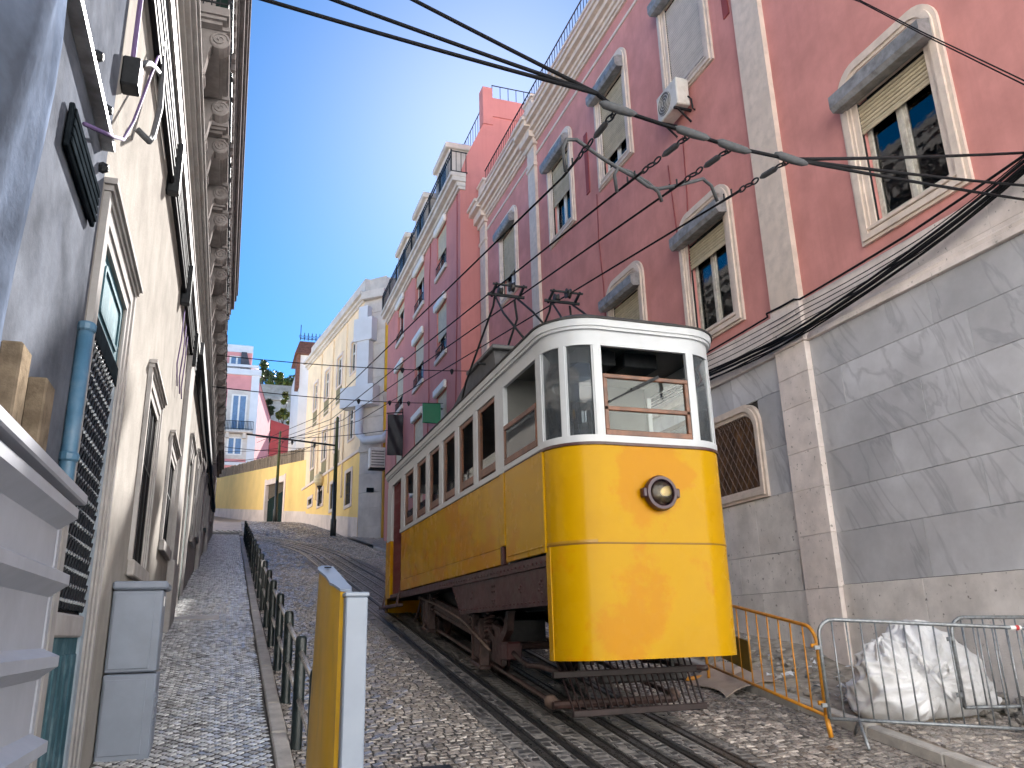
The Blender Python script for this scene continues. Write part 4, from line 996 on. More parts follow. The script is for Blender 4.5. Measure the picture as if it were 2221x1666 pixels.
# black tarpaulin sign, green sign, air conditioner
tp = empty('tarpaulin_sign', (X2-.4, 37.5, 9.6), 'black tarpaulin banner hung on a bracket from the red building', 'banner')
n, mm_ = 8, 10; b = MB(); vs = []
for j in range(mm_+1):
    for i in range(n+1): vs.append((X2-.75+.75*i/n, 36.9+.05*math.sin(j*.9+i), 9.6+2.0*j/mm_))
b.add(vs, [(j*(n+1)+i, j*(n+1)+i+1, (j+1)*(n+1)+i+1, (j+1)*(n+1)+i) for j in range(mm_) for i in range(n)]); b.build('cloth', T['tarp'], tp, smooth=True)
MB().tube([(X2, 36.95, 11.75), (X2-.8, 36.95, 11.65)], .03, 6).build('arm', T['iron'], tp)
MB().tube([(X2-.02, 36.95, 9.4), (X2-.02, 36.95, 11.9)], .03, 6).build('bracket', T['iron'], tp)
gs = empty('green_sign', (X2-.5, 29.3, 9.4), 'small green projecting sign above the tram roof', 'sign')
MB().cbox(X2-.78, X2-.06, 29.3, 29.42, 9.3, 10.1, .02).build('panel', T['greensign'], gs)
MB().bar((X2-.06, 29.36, 9.9), (X2+.02, 29.36, 9.9), .05).build('bracket', T['iron'], gs)
def ac_side(o, x0, x1, y0, y1, z0, z1, label):
    r = empty('air_conditioner', o, label, 'air conditioner', 'air conditioners')
    MB().cbox(x0, x1, y0, y1, z0, z1, .03).build('casing', T['acw'], r)
    for k in range(6): MB().cbox(x0+.08, x1-.08, y0-.02, y0-.001, z0+.1+k*(z1-z0-.2)/6, z0+.15+k*(z1-z0-.2)/6, .005).build('vent_slat', T['acg'], r)
    MB().cbox(x0, x1, y0, y1, z0-.08, z0-.01, .01).build('bracket', T['iron'], r)
    MB().tube([(x1, y0+.1, z1-.1), (x1+.2, y0+.1, z1+.35), (x1+.6, y0+.1, z1+.7)], .05, 6).build('pipe', T['rubber'], r)
ac_side((X2-.3, 41.8, 10.2), X2-.75, X2+.1, 41.9, 42.5, 10.0, 11.1, 'white air conditioner at the corner beside the black tarpaulin')

# ---------------------------------------------------------------- yellow corner building (turned 8 degrees)
YA = R(8); YU = Vector((-math.sin(YA), math.cos(YA), 0)); YN = Vector((-math.cos(YA), -math.sin(YA), 0))   # along, outward
YP = Vector((6.66, 45, 0))
def ym(p): return tuple(YP+YU*p[1]+YN*(-p[0])+Vector((0, 0, p[2])))      # local (depth inwards, along, z)
YB = empty('yellow_building', tuple(YP+Vector((2, 6, gz(45)))), 'peach and yellow corner building with grey stone quoins and tall windows', 'building')
ycol = [(1.98, .56), (5.15, .60), (8.30, .54), (11.45, .50)]
yrow = [(16.85, 18.85), (12.65, 14.65)]
hol = [(yc-hw, yc+hw, z0, z1) for yc, hw in ycol for z0, z1 in yrow]
lowh = [(2.18, .58, 8.78, 10.7), (5.65, .53, 9.03, 10.62), (8.8, .62, 9.75, 10.65), (11.6, .55, 10.13, 10.53)]
holl = [(yc-hw, yc+hw, z0, z1) for yc, hw, z0, z1 in lowh]
wall_grid(0, 0, 14.2, 11.6, 21.0, hol, .3).xf(ym).build('wall', T['peach'], YB)
wall_grid(0, 0, 14.2, 4, 11.6, holl, .3).xf(ym).build('lower_wall', T['ywall'], YB)
m = MB(); m.quad((0, 14.2, 4), (9, 14.2, 4), (9, 14.2, 21), (0, 14.2, 21)); m.xf(ym).build('end_wall', T['peach'], YB)
def ybox(x0, x1, a, b, z0, z1, ch=0): 
    q = MB(); (q.cbox(x0, x1, a, b, z0, z1, ch) if ch else q.box(x0, x1, a, b, z0, z1)); return q.xf(ym)
for (yc, hw) in ycol:
    for (z0, z1) in yrow:
        f = MB()
        for a_, b_, c_, d_ in ((yc-hw-.14, yc-hw, z0-.1, z1+.14), (yc+hw, yc+hw+.14, z0-.1, z1+.14), (yc-hw, yc+hw, z1, z1+.14), (yc-hw, yc+hw, z0-.12, z0)): f.box(-.06, 0, a_, b_, c_, d_)
        fo = f.xf(ym).build('window', T['pinkplinth'], YB)
        s = MB()
        for a_, b_ in ((yc-hw, yc-hw+.09), (yc-.06, yc+.06), (yc+hw-.09, yc+hw)): s.box(.08, .13, a_, b_, z0, z1)
        for z in (z0, z0+(z1-z0)*.62, z1-.09): s.box(.081, .129, yc-hw, yc+hw, z, z+.09)
        s.xf(ym).build('sash', T['wpaint'], fo)
        ybox(.10, .11, yc-hw, yc+hw, z0, z1).build('pane', T['glass'], fo); ybox(.28, .3, yc-hw, yc+hw, z0, z1).build('dark_backing', T['dark'], fo)
        if yc > 3: ybox(-.02, 0, yc-hw-.05, yc+hw+.05, z0-1.15, z0-.14).build('apron_panel', mat('olive_apron', (.22, .19, .10), .8, .1), fo)
for (yc, hw, z0, z1) in lowh:
    f = MB()
    for a_, b_, c_, d_ in ((yc-hw-.2, yc-hw, z0-.2, z1+.2), (yc+hw, yc+hw+.2, z0-.2, z1+.2), (yc-hw, yc+hw, z1, z1+.2), (yc-hw, yc+hw, z0-.2, z0)): f.box(-.05, 0, a_, b_, c_, d_)
    fo = f.xf(ym).build('window', T['pinkplinth'], YB)
    ybox(.2, .22, yc-hw, yc+hw, z0, z1).build('dark_backing', T['dark'], fo)
    gq = MB()
    for k in range(7): gq.box(.03, .06, yc-hw+2*hw*k/6-.02, yc-hw+2*hw*k/6+.02, z0, z1)
    for k in range(4): gq.box(.031, .059, yc-hw, yc+hw, z0+(z1-z0)*k/3-.02, z0+(z1-z0)*k/3+.02)
    gq.xf(ym).build('bars', T['iron'], fo)
m = MB(); vs = []                                   # whitewashed plinth, its top follows the street
for k in range(15):
    a_ = 14.2*k/14; zt = 7.75+(9.9-7.75)*a_/14.2; vs += [(-.05, a_, 4), (-.05, a_, zt), (0, a_, zt)]
m.add(vs, [f for k in range(14) for f in ((3*k, 3*k+3, 3*k+4, 3*k+1), (3*k+1, 3*k+4, 3*k+5, 3*k+2))]).xf(ym).build('plinth', T['pinkplinth'], YB)
cq = MB()
for z0, z1, x in ((20.7, 20.85, .12), (20.852, 21.05, .25), (21.052, 21.25, .42)): cq.box(-x, .0, -.3, 14.3, z0, z1)
cq.box(-.1, .3, -.3, 13.2, 21.252, 22.1); cq.xf(ym).build('cornice', T['wstone'], YB)
for z0, z1, x in ((11.5, 11.66, .08), (15.6, 15.66, .03), (15.9, 15.95, .03)): ybox(-x, -.001, 0, 14.2, z0, z1).build('string_course', T['pinkplinth'], YB)
for a_ in (3.55, 6.75, 9.9): ybox(-.09, -.001, a_, a_+.1, 10.2 if a_ > 4 else 9.4, 20.6).build('drainpipe', T['peach'], YB)
# chamfered stone corner and bright yellow side
P1 = Vector((7.75, 43.9, 0)); C = MB()
def cq_(a, b, z0, z1, off, name, m):
    d = (b-a); nrm = Vector((-abs(d.y), -abs(d.x), 0)).normalized() if True else None
    mb = MB(); mb.add([tuple(p) for p in (a+Vector((0,0,z0)), b+Vector((0,0,z0)), b+Vector((0,0,z1)), a+Vector((0,0,z1)), a+nrm*off+Vector((0,0,z0)), b+nrm*off+Vector((0,0,z0)), b+nrm*off+Vector((0,0,z1)), a+nrm*off+Vector((0,0,z1)))], [(0,1,2,3),(4,5,6,7),(0,1,5,4),(1,2,6,5),(2,3,7,6),(3,0,4,7)])
    return mb.build(name, m, YB)
A0 = Vector((6.66, 45, 0)); nq = 0
z = 4.0
while z < 20.6:
    h = rnd.uniform(.85, 1.2); z2 = min(z+h, 20.6); cq_(A0, P1, z+.01, z2-.01, .04+.01*(nq % 2), 'quoin', T['wstone']); z = z2; nq += 1
cq_(A0, P1, 4, 22.1, -.05, 'corner_wall', T['wstone'])
cq_(A0-Vector((.1, .1, 0)), P1, 20.7, 21.2, .3, 'corner_cornice', T['wstone']); cq_(A0, P1, 11.4, 11.75, .15, 'corner_band', T['wstone'])
MB().box(7.75, 17, 43.9, 44.2, 4, 19.2).build('side_wall', T['yellowb'], YB); MB().box(7.75, 17, 43.88, 44.2, 19.2, 22).build('side_parapet', T['wstone'], YB)
MB().box(7.74, 17, 43.82, 43.89, 14.2, 14.8).build('side_band', T['wstone'], YB); MB().box(7.74, 17, 43.82, 43.89, 19.2, 19.45).build('side_band', T['wstone'], YB)
# white flue and box on the corner
fl = empty('ventilation_flue', (6.9, 44.3, 12), 'white boxed ventilation flue on the corner of the yellow building', 'flue')
D = (P1-A0).normalized()
def fx(x0, x1, z0, z1, d0, d1, name):
    n_ = Vector((-D.y, D.x, 0)); n_ = n_ if n_.y < 0 else -n_
    mb = MB(); pts = []
    for z_ in (z0, z1):
        for (t, d) in ((x0, d0), (x1, d0), (x1, d1), (x0, d1)): pts.append(tuple(A0+D*t+n_*d+Vector((0, 0, z_))))
    mb.add(pts, [(0,1,2,3),(4,5,6,7),(0,1,5,4),(1,2,6,5),(2,3,7,6),(3,0,4,7)]); mb.build(name, T['bluewhite'], fl)
fx(-.1, .75, 15.2, 18.0, .06, .5, 'shaft'); fx(-.3, 1.0, 18.0, 19.4, .06, .6, 'upper_box'); fx(-.05, .6, 19.4, 20.2, .06, .5, 'hood'); fx(-1.0, 1.3, 14.0, 15.2, .06, .75, 'plenum')
pp = [A0+D*.2+Vector((-.35, -.5, z_)) for z_ in (14.0, 12.4)]+[A0+D*.5+Vector((-.3, -.7, 11.9)), A0+D*1.4+Vector((0, -.7, 11.9)), A0+D*1.7+Vector((.1, -.6, 12.3))]
MB().tube(pp, .24, 10).build('pipe', T['bluewhite'], fl, smooth=True)
tag(MB().cbox(6.95, 7.35, 44.18, 44.24, 9.05, 9.3, .01).build('wall_plaque', T['board']), 'small dark plaque low on the grey stone corner', 'plaque')
yg = empty('pipe_pair', (7.75, 43.7, 6.4), 'yellow and black pipes rising beside the yellow side wall', 'pipe')
MB().tube([(7.8, 43.75, 6.4), (7.8, 43.75, 10.2)], .07, 6).build('pipe', T['postyellow'], yg); MB().tube([(7.95, 43.75, 6.4), (7.95, 43.75, 11.4)], .06, 6).build('pipe', T['rubber'], yg)
# tiled house behind
TH = empty('tiled_house', (6, 68, 14), 'narrow white house with brown tiled roof and iron cresting behind the yellow building', 'house')
MB().box(4.52, 12, 66, 76, 10, 24.2).build('wall', T['bluewhite'], TH)
MB().box(4.22, 4.515, 65.9, 67.2, 21.3, 24.2).build('side_bay', T['tile'], TH)
MB().add([(4.02, 65.6, 24.2), (12, 65.6, 24.2), (12, 70, 24.2), (4.02, 70, 24.2), (4.4, 66.2, 25.5), (12, 66.2, 25.5), (12, 70, 25.5), (4.4, 70, 25.5)], [(0,1,2,3),(4,5,6,7),(0,1,5,4),(1,2,6,5),(2,3,7,6),(3,0,4,7)]).build('roof', T['tile'], TH)
cr = MB()
for k in range(12):
    x = 4.45+k*.32; cr.tube([(x, 66.25, 25.6), (x, 66.25, 26.3 if k else 27.0)], .03, 4); cr.tube([(x+.12*math.cos(w), 66.25, 25.95+.12*math.sin(w)) for w in [i*.8 for i in range(9)]], .02, 4)
cr.bar((4.4, 66.25, 25.75), (8, 66.25, 25.75), .05); cr.build('cresting', T['iron'], TH)
for k in range(9): MB().box(5.46, 5.9, 65.95, 65.999, 14+k*1.0, 14.5+k*1.0).build('quoin', T['ywall'], TH)
# ---------------------------------------------------------------- yellow garden wall with gate and cane screen
WA = R(11.5); WU = Vector((-math.sin(WA), math.cos(WA), 0)); WN = Vector((-math.cos(WA), -math.sin(WA), 0)); WP = Vector((4.85, 58, 0))
def wm(p): return tuple(WP+WU*p[1]-WN*p[0]+Vector((0, 0, p[2])))
def wz_(a): return 9.12+.144*a
def wtop(a): return 13.6+.129*a
YW = empty('garden_wall', (4.0, 62, 9.5), 'yellow limewashed garden wall curving up the street beyond the railing', 'wall')
m = MB(); vs = []
seq = [-.3, 5.9, 11.5, 16, 20, 24, 28, 34]
def wallseg(a, b, z0a, z0b, z1a, z1b, x=0.): return MB().add([(x, a, z0a), (x, b, z0b), (x, b, z1b), (x, a, z1a), (x+.4, a, z1a), (x+.4, b, z1b)], [(0,1,2,3),(3,2,5,4)]).xf(wm)
wallseg(-.3, 5.9, 8, 8.5, wtop(-.3), wtop(5.9)).build('panel', T['ywall'], YW); wallseg(11.5, 36, 10, 13, wtop(11.5), wtop(36)).build('panel', T['ywall'], YW)
wallseg(5.9, 11.5, 13.2, 13.7, wtop(5.9), wtop(11.5)).build('lintel_panel', T['ywall'], YW)
for a, b in ((-.3, 5.6), (11.9, 36)): wallseg(a, b, 7, 8, wz_(a)+.75, wz_(b)+.75, -.04).build('plinth', T['pinkplinth'], YW)
gt = MB(); gt.box(-.06, .3, 5.5, 5.9, 8, 13.55); gt.box(-.06, .3, 11.5, 11.9, 9, 14.1)
gt.add([(-.06, 5.9, 13.0), (-.06, 11.5, 13.6), (-.06, 11.5, 14.0), (-.06, 5.9, 13.5), (.3, 5.9, 13.0), (.3, 11.5, 13.6)], [(0,1,2,3),(0,4,5,1)])
gt.xf(wm).build('gate_surround', T['pinkplinth'], YW)
gd = MB(); gd.box(.25, .3, 5.9, 11.5, 8, 13.7)
for k in range(12): gd.box(.2, .249, 5.95+k*.465, 6.36+k*.465, 9, 12.3)
gd.xf(wm).build('gate', T['ggreen'], YW)
gs_ = MB()
for k in range(26): gs_.box(.18, .199, 5.95+k*.213, 6.08+k*.213, 12.4, 13.6)
gs_.xf(wm).build('gate_slats', T['bamboo'], YW)['kind'] = 'stuff'
cn = MB(); tn = []
for k in range(300):
    a = -.2+k*.12; h = rnd.uniform(.85, 1.02); z = wtop(a)
    q = MB(); q.tube([(.15+rnd.uniform(-.03, .03), a, z), (.15+rnd.uniform(-.03, .03), a+rnd.uniform(-.02, .02), z+h)], .05, 5); cn.add(q.v, q.f); tn += [rnd.random()]*len(q.f)
o = cn.xf(wm).build('cane_screen', T['bamboo'], YW, attr=tn); o['kind'] = 'stuff'
# ---------------------------------------------------------------- far pink house, dark red annexe, hill wall, trees
FH = empty('pink_house', (0, 96, 16), 'pale pink house with white framed windows and a small balcony far up the street', 'house')
MB().box(-6, 1.7, 95, 104, 14, 31.6).build('wall', T['pink3'], FH); MB().box(-6, .9, 95.6, 104, 31.6, 34.0).build('attic', T['pink3'], FH)
MB().box(-6, 1.0, 95.5, 104, 34.0, 34.9).build('roof', T['bluewhite'], FH)
MB().box(1.05, 1.95, 94.9, 95.6, 14, 31.6).build('corner_pilaster', T['bluewhite'], FH)
MB().box(-6, 2.1, 94.7, 95.6, 31.0, 31.7).build('cornice', T['bluewhite'], FH); MB().box(-6, 1.8, 94.85, 95.6, 32.0, 32.3).build('cornice', T['bluewhite'], FH)
MB().box(-6, 2.0, 94.75, 95.1, 20.2, 20.55).build('string_course', T['bluewhite'], FH)
MB().add([(1.7, 95.4, 14), (3.78, 103.5, 14), (3.78, 103.5, 28.1), (1.7, 95.4, 31.2)], [(0, 1, 2, 3)]).build('side_wall', T['pink3'], FH)
MB().add([(1.75, 95.2, 31.15), (3.88, 103.5, 28.0), (3.2, 103.5, 29.2), (1.2, 95.2, 32.2)], [(0, 1, 2, 3)]).build('side_roof', T['slate'], FH)
MB().prism([(-.3, 31.7), (.95, 31.7), (.3, 34.0), (-.3, 34.0)], 95.3, 95.59, 'y').build('slate_dormer_side', T['slate'], FH)
def fwin(x0, x1, z0, z1, y=95.0, stone=True):
    f = MB()
    if stone:
        for a, b, c, d in ((x0-.5, x0, z0-.45, z1+.5), (x1, x1+.5, z0-.45, z1+.5), (x0, x1, z1, z1+.5), (x0, x1, z0-.45, z0)): f.box(a, b, y-.08, y, c, d)
    else: f.box(x0-.1, x1+.1, y-.06, y, z0-.2, z0)
    fo = f.build('window', T['wstone'], FH); s = MB(); n = 3
    for xx in (x0, (x0+x1)/2-.12, x1-.16): s.box(xx, xx+.2, y-.07, y-.02, z0, z1)
    for zz in (z0, z1-.15): s.box(x0, x1, y-.069, y-.021, zz, zz+.15)
    s.build('sash', T['wpaint'], fo); MB().box(x0, x1, y-.03, y-.01, z0, z1).build('pane', mat('pale_blue_pane', (.16, .24, .36), .15, .1), fo)
fwin(-1.0, .75, 24.3, 28.6); fwin(-.85, .55, 21.2, 23.4) if False else fwin(-1.15, .55, 20.9+.5, 23.5); fwin(-1.6, .1, 32.0-.05, 33.5, 95.6, False)
bq = MB(); bq.box(-2.2, 1.6, 94.0, 95, 23.9, 24.15); bo_ = bq.build('balcony', T['wstone'], FH)
rr = MB()
for k in range(24): rr.tube([(-2.2+k*.165, 94.05, 24.15), (-2.2+k*.165, 94.05, 25.2)], .025, 4)
for z in (24.3, 25.2): rr.bar((-2.2, 94.05, z), (1.6, 94.05, z), .06)
rr.build('railing', T['iron'], bo_)
for xx in (-1.3, .5): MB().box(xx, xx+.35, 94.3, 94.99, 23.3, 23.9).build('bracket', T['wstone'], bo_)
DR = empty('dark_red_annexe', (6, 110, 18), 'low dark red annexe wall sloping behind the pink house', 'building')
MB().add([(3.95, 106, 14), (9, 107, 14), (9, 107, 27.4), (3.95, 106, 28.6)], [(0, 1, 2, 3)]).build('wall', T['darkred'], DR)
MB().add([(3.95, 106, 28.6), (9, 107, 27.4), (9.2, 110, 27.5), (4.4, 109, 28.7)], [(0, 1, 2, 3)]).build('roof', T['tile'], DR)
HW = MB(); HW.box(-14, 22, 138, 141, 15, 43.0); HW.box(-14, 22, 137.6, 138, 40.2, 40.9); hw_o = HW.build('hill_wall', T['hillwall']); tag(hw_o, 'grey stone retaining wall high on the far hill', 'wall')
def tree(x, y, z, h, r, m, name, label, n=900, cone=False, leaf=.28, group='far trees'):
    t = empty(name, (x, y, z), label, 'tree', group)
    tr = MB(); tr.tube([(x, y, z), (x+.1, y, z+h*.35), (x-.1, y, z+h*.7)], [r*.09, r*.07, r*.03], 7)
    for k in range(5):
        w = k*1.26; tr.tube([(x, y, z+h*(.3+.08*k)), (x+math.cos(w)*r*.5, y+math.sin(w)*r*.5, z+h*(.5+.08*k))], [r*.04, r*.015], 5)
    tr.build('trunk', T['bark'], t)
    c = MB(); tn = []; cl = []
    for k in range(26):
        u = rnd.random(); w = rnd.random()*6.28; zz = z+h*(.22+.75*u); rad = r*((1-u)*.95+.12 if cone else math.sin(min(1, u*.9+.22)*math.pi)**.6)
        q = rad*math.sqrt(rnd.random()); cl.append((x+q*math.cos(w), y+q*math.sin(w), zz, r*rnd.uniform(.16, .32)*(.7 if cone else 1)))
    for k in range(n):
        a = cl[rnd.randrange(len(cl))]; d = Vector((rnd.gauss(0, 1), rnd.gauss(0, 1), rnd.gauss(0, 1))); d = d.normalized()*a[3]*rnd.random()**.4
        p = Vector(a[:3])+d; e1 = Vector((rnd.gauss(0, 1), rnd.gauss(0, 1), rnd.gauss(0, .7))).normalized()*leaf*rnd.uniform(.6, 1.3); e2 = e1.cross(Vector((rnd.gauss(0, 1), rnd.gauss(0, 1), 1))).normalized()*leaf*rnd.uniform(.4, .8)
        c.quad(p-e1, p-e2*.7, p+e1, p+e2); tn.append(rnd.random())
    c.build('crown', m, t, attr=tn)
tree(6.5, 125, 25.5, 12.8, 2.0, T['leafb'], 'cypress_tree', 'bright green conifer standing before the grey hill wall', 2600, True, .30)
tree(4.35, 126, 25, 12.0, 1.9, T['leafd'], 'dark_conifer', 'dark green bushy conifer left of the bright one', 2400, True, .34)
tree(8.6, 124, 26, 6.5, 1.9, T['leafd'], 'dark_shrub', 'dark shrub at the foot of the hill wall behind the tiled house', 1500, False, .3)
for k, (x, r, h, mm_, l) in enumerate(((3.6, 3.0, 9, 'leaf', 'pale green tree on the far hilltop above the pink house'), (6.6, 2.6, 7.2, 'leafb', 'small olive green tree in the middle of the hilltop row'), (9.9, 3.0, 7.6, 'leaf', 'hilltop tree beside the tiled roof'), (12.6, 2.8, 7.6, 'leafd', 'dark hilltop tree half hidden by the tiled roof'))):
    tree(x, 146, 40.5, h, r, T[mm_], 'hilltop_tree', l, 1700, False, .34)
# ---------------------------------------------------------------- avenue at the street foot: unseen pavement and building added to bounce sunlight
T['calcada'] = mat('pale_limestone_paving', (.52, .51, .49), .7, .15, 2.0, .3, 20)
T['avstone'] = mat('bounce_pale_render', (.66, .65, .62), .8, .06, .6)
av = MB(); av.quad((-120, -25.9, -.028), (120, -25.9, -.028), (120, -5.9, -.028), (-120, -5.9, -.028)); av.build('bounce_avenue_pavement', T['calcada'], loc=(0, -30, 0))['kind'] = 'structure'
AB = empty('bounce_avenue_building', (0, -28, 0)); AB['kind'] = 'structure'; AB['label'] = 'unseen pale building across the avenue, added to bounce sunlight, mirrored in the tram glass'
ah = [(x, x+1.5, z, z+2.4) for x in range(-58, 58, 4) for z in (1.0, 5.4, 9.8, 14.2, 18.6, 23.0)]
m = MB(); ysb = sorted(set([-60, 60]+[h[0] for h in ah]+[h[1] for h in ah])); zsb = sorted(set([0, 29]+[h[2] for h in ah]+[h[3] for h in ah]))
hs = set((h[0], h[2]) for h in ah)
for a, b in zip(ysb, ysb[1:]):
    for c, d in zip(zsb, zsb[1:]):
        y = -26.3 if (a, c) in hs else -26
        m.quad((a, y, c), (b, y, c), (b, y, d), (a, y, d))
m.quad((-60, -26, 29), (60, -26, 29), (60, -40, 29), (-60, -40, 29)); m.quad((-60, -26, 0), (-60, -40, 0), (-60, -40, 29), (-60, -26, 29)); m.quad((60, -26, 0), (60, -40, 0), (60, -40, 29), (60, -26, 29)); m.quad((-60, -40, 0), (60, -40, 0), (60, -40, 29), (-60, -40, 29))
m.build('wall', T['avstone'], AB)
m = MB(); m.box(-60, 60, -26, -25.2, 28.2, 29.4); m.box(-60, 60, -26, -25.7, 4.3, 4.7); m.build('cornice', T['avstone'], AB)
# terrace past the bend, hidden by the cream building, added to bounce sunlight
OH = empty('bounce_terrace', (-6, 70, gz(60))); OH['kind'] = 'structure'; OH['label'] = 'unseen terrace wall across the bend of the street, added to bounce sunlight'
om = MB(); A_, B_ = Vector((-3.4, 49)), Vector((-11.5, 92)); nq = 12
for k in range(nq):
    a = A_.lerp(B_, k/nq); b = A_.lerp(B_, (k+1)/nq); za, zb = gz(a.y)-.5, gz(b.y)-.5
    om.quad((a.x, a.y, za), (b.x, b.y, zb), (b.x, b.y, zb+10.5), (a.x, a.y, za+10.5)); om.quad((a.x, a.y, za+10.5), (b.x, b.y, zb+10.5), (b.x-8, b.y, zb+10.5), (a.x-8, a.y, za+10.5))
om.build('wall', T['avstone'], OH)
# ---------------------------------------------------------------- the funicular tram
TXL, TXR, TYF, TYR, TR_ = 2.88, 4.81, 6.81, 16.0, .47
TC = (TXL+TXR)/2
TM = empty('funicular_tram', (TC, 11.4, gz(11.4)), 'yellow and white funicular tram standing on the steep track', 'tram')
def front_path(ya, yb, n=12, rear=False):      # plan path from the left flank round the front to the right flank, with normals
    P = []
    P.append(((TXL, ya), (-1, 0)))
    for k in range(n+1):
        w = math.pi+k*(math.pi/2)/n
        P.append(((TXL+TR_+TR_*math.cos(w), TYF+TR_+TR_*math.sin(w)), (math.cos(w), math.sin(w))))
    for k in range(1, 5): P.append(((TXL+TR_+(TXR-TXL-2*TR_)*k/5, TYF), (0, -1)))
    for k in range(n+1):
        w = 1.5*math.pi+k*(math.pi/2)/n
        P.append(((TXR-TR_+TR_*math.cos(w), TYF+TR_+TR_*math.sin(w)), (math.cos(w), math.sin(w))))
    P.append(((TXR, yb), (1, 0)))
    if rear: P = [((x, TYF+TYR-y), (nx, -ny)) for (x, y), (nx, ny) in P]
    return P
def shell(P, z0, z1, off=0., th=.03, mb=None, zf=None):
    mb = mb or MB(); vs = []; n = len(P)
    for (p, nn) in P:
        for o_ in (off, off-th):
            x, y = p[0]+nn[0]*o_, p[1]+nn[1]*o_
            vs += [(x, y, z0), (x, y, z1)]
    fs = []
    for k in range(n-1):
        a, b = 4*k, 4*k+4
        fs += [(a, b, b+1, a+1), (a+2, a+3, b+3, b+2), (a+1, b+1, b+3, a+3), (a, a+2, b+2, b)]
    fs += [(0, 1, 3, 2), (4*n-4, 4*n-2, 4*n-1, 4*n-3)]
    return mb.add(vs, fs)
def sub(P, a, b):        # part of a path between two fractions of its length
    L = [0]
    for k in range(1, len(P)): L.append(L[-1]+math.dist(P[k][0], P[k-1][0]))
    def at(s):
        s = max(0, min(L[-1], s))
        for k in range(1, len(L)):
            if s <= L[k]+1e-9:
                t = (s-L[k-1])/(L[k]-L[k-1]) if L[k] > L[k-1] else 0
                p = tuple(P[k-1][0][i]*(1-t)+P[k][0][i]*t for i in (0, 1)); nn = Vector([P[k-1][1][i]*(1-t)+P[k][1][i]*t for i in (0, 1)]).normalized()
                return (p, tuple(nn))
    return [at(a)]+[P[k] for k in range(len(P)) if a+1e-6 < L[k] < b-1e-6]+[at(b)], L
FP = front_path(7.29, 7.29); FL = sub(FP, 0, 99)[1][-1]
# lower apron and dash, gently dented left corner
ap = shell(front_path(7.18, 7.18, 16), 1.31, 2.335)
ap.build('front_apron', T['yellow'], TM, auto=40)
shell(FP, 2.35, 3.275).build('dash_panel', T['yellow'], TM, auto=40)
shell(FP, 2.337, 2.349, .004).build('seam_strip', T['seam'], TM, auto=40)
st_, _ = sub(FP, .06, .62); shell(st_, 2.352, 2.375, .007).build('patch_strip', T['yellow2'], TM, auto=40)
shell(FP, 3.276, 3.303, .018).build('belt_rail', T['maroon'], TM, auto=40)
shell(FP, 3.304, 3.372, .012).build('sill_board', T['twhite'], TM, auto=40)
# rear end, the same shell
RP = front_path(7.29, 7.29, 10, True)
shell([((p[0], p[1]), n) for p, n in front_path(7.1, 7.1, 10, True)], 1.95, 3.275).build('rear_apron', T['yellow'], TM, auto=40)
shell(RP, 3.304, 3.372, .012).build('rear_sill', T['twhite'], TM, auto=40)
# letter board and roof edge all round
def closed(off):
    A = front_path(8, 8, 12); B = front_path(8, 8, 12, True)
    pts = [(p[0]+n[0]*off, p[1]+n[1]*off) for p, n in A[1:-1]]+[(p[0]+n[0]*off, p[1]+n[1]*off) for p, n in B[1:-1]][::-1]
    return pts
def band(z0, z1, o0, o1, name, m, i=-.04):
    mb = MB(); a, b = closed(o0), closed(o1); c = closed(i); n = len(a)
    vs = [(*p, z0) for p in a]+[(*p, z1) for p in b]+[(*p, z0) for p in c]+[(*p, z1) for p in c]
    fs = []
    for k in range(n):
        q = (k+1) % n; fs += [(k, q, n+q, n+k), (2*n+q, 2*n+k, 3*n+k, 3*n+q), (n+k, n+q, 3*n+q, 3*n+k), (q, k, 2*n+k, 2*n+q)]
    return mb.add(vs, fs).build(name, m, TM, auto=40)
band(4.295, 4.455, .0, .0, 'letter_board', T['twhite'])
band(4.456, 4.485, .03, .035, 'cornice_bead', T['twhite'])
band(4.486, 4.555, .05, .06, 'roof_edge', T['twhite'])
# domed dark roof
mb = MB(); rings = []
for k, (o_, z) in enumerate(((.075, 4.556), (.075, 4.575), (.02, 4.60), (-.15, 4.68), (-.4, 4.75), (-.7, 4.79))):
    rings.append([(*p, z) for p in closed(o_)])
n = len(rings[0]); vs = [p for r_ in rings for p in r_]
fs = [(k*n+i, k*n+(i+1) % n, (k+1)*n+(i+1) % n, (k+1)*n+i) for k in range(len(rings)-1) for i in range(n)]+[tuple(range((len(rings)-1)*n, len(rings)*n)), tuple(range(n))[::-1]]
mb.add(vs, fs).build('roof', T['roofdark'], TM, auto=50)
# front window posts: fractions along the front path
def fpost(a, b, name='window_post', off=.006, z0=3.372, z1=4.296, th=.05, m='twhite'):
    q, _ = sub(FP, a, b); return shell(q, z0, z1, off, th).build(name, T[m], TM, auto=40)
arc0 = 7.29-(TYF+TR_); arcl = TR_*math.pi/2; flat0 = arc0+arcl
def fpane(a, b, m='tglassd'):
    q, _ = sub(FP, a, b)
    shell(q, 3.372, 4.296, -.02, .006).build('curved_pane', T[m], TM, smooth=True)
    shell(sub(FP, a, a+.016)[0], 3.372, 4.296, -.008, .03).build('pane_bead', T['twhite'], TM); shell(sub(FP, b-.016, b)[0], 3.372, 4.296, -.008, .03).build('pane_bead', T['twhite'], TM)
c1 = FL/2-.485
for side in (0, 1):
    f = (lambda a, b: (a, b)) if side == 0 else (lambda a, b: (FL-b, FL-a))
    fpost(*f(0, .05)); fpost(*f(.33, .385)); fpost(*f(c1-.085, c1))
    fpane(*f(.05, .33), 'tglassd'); fpane(*f(.385, c1-.085), 'tglassd')
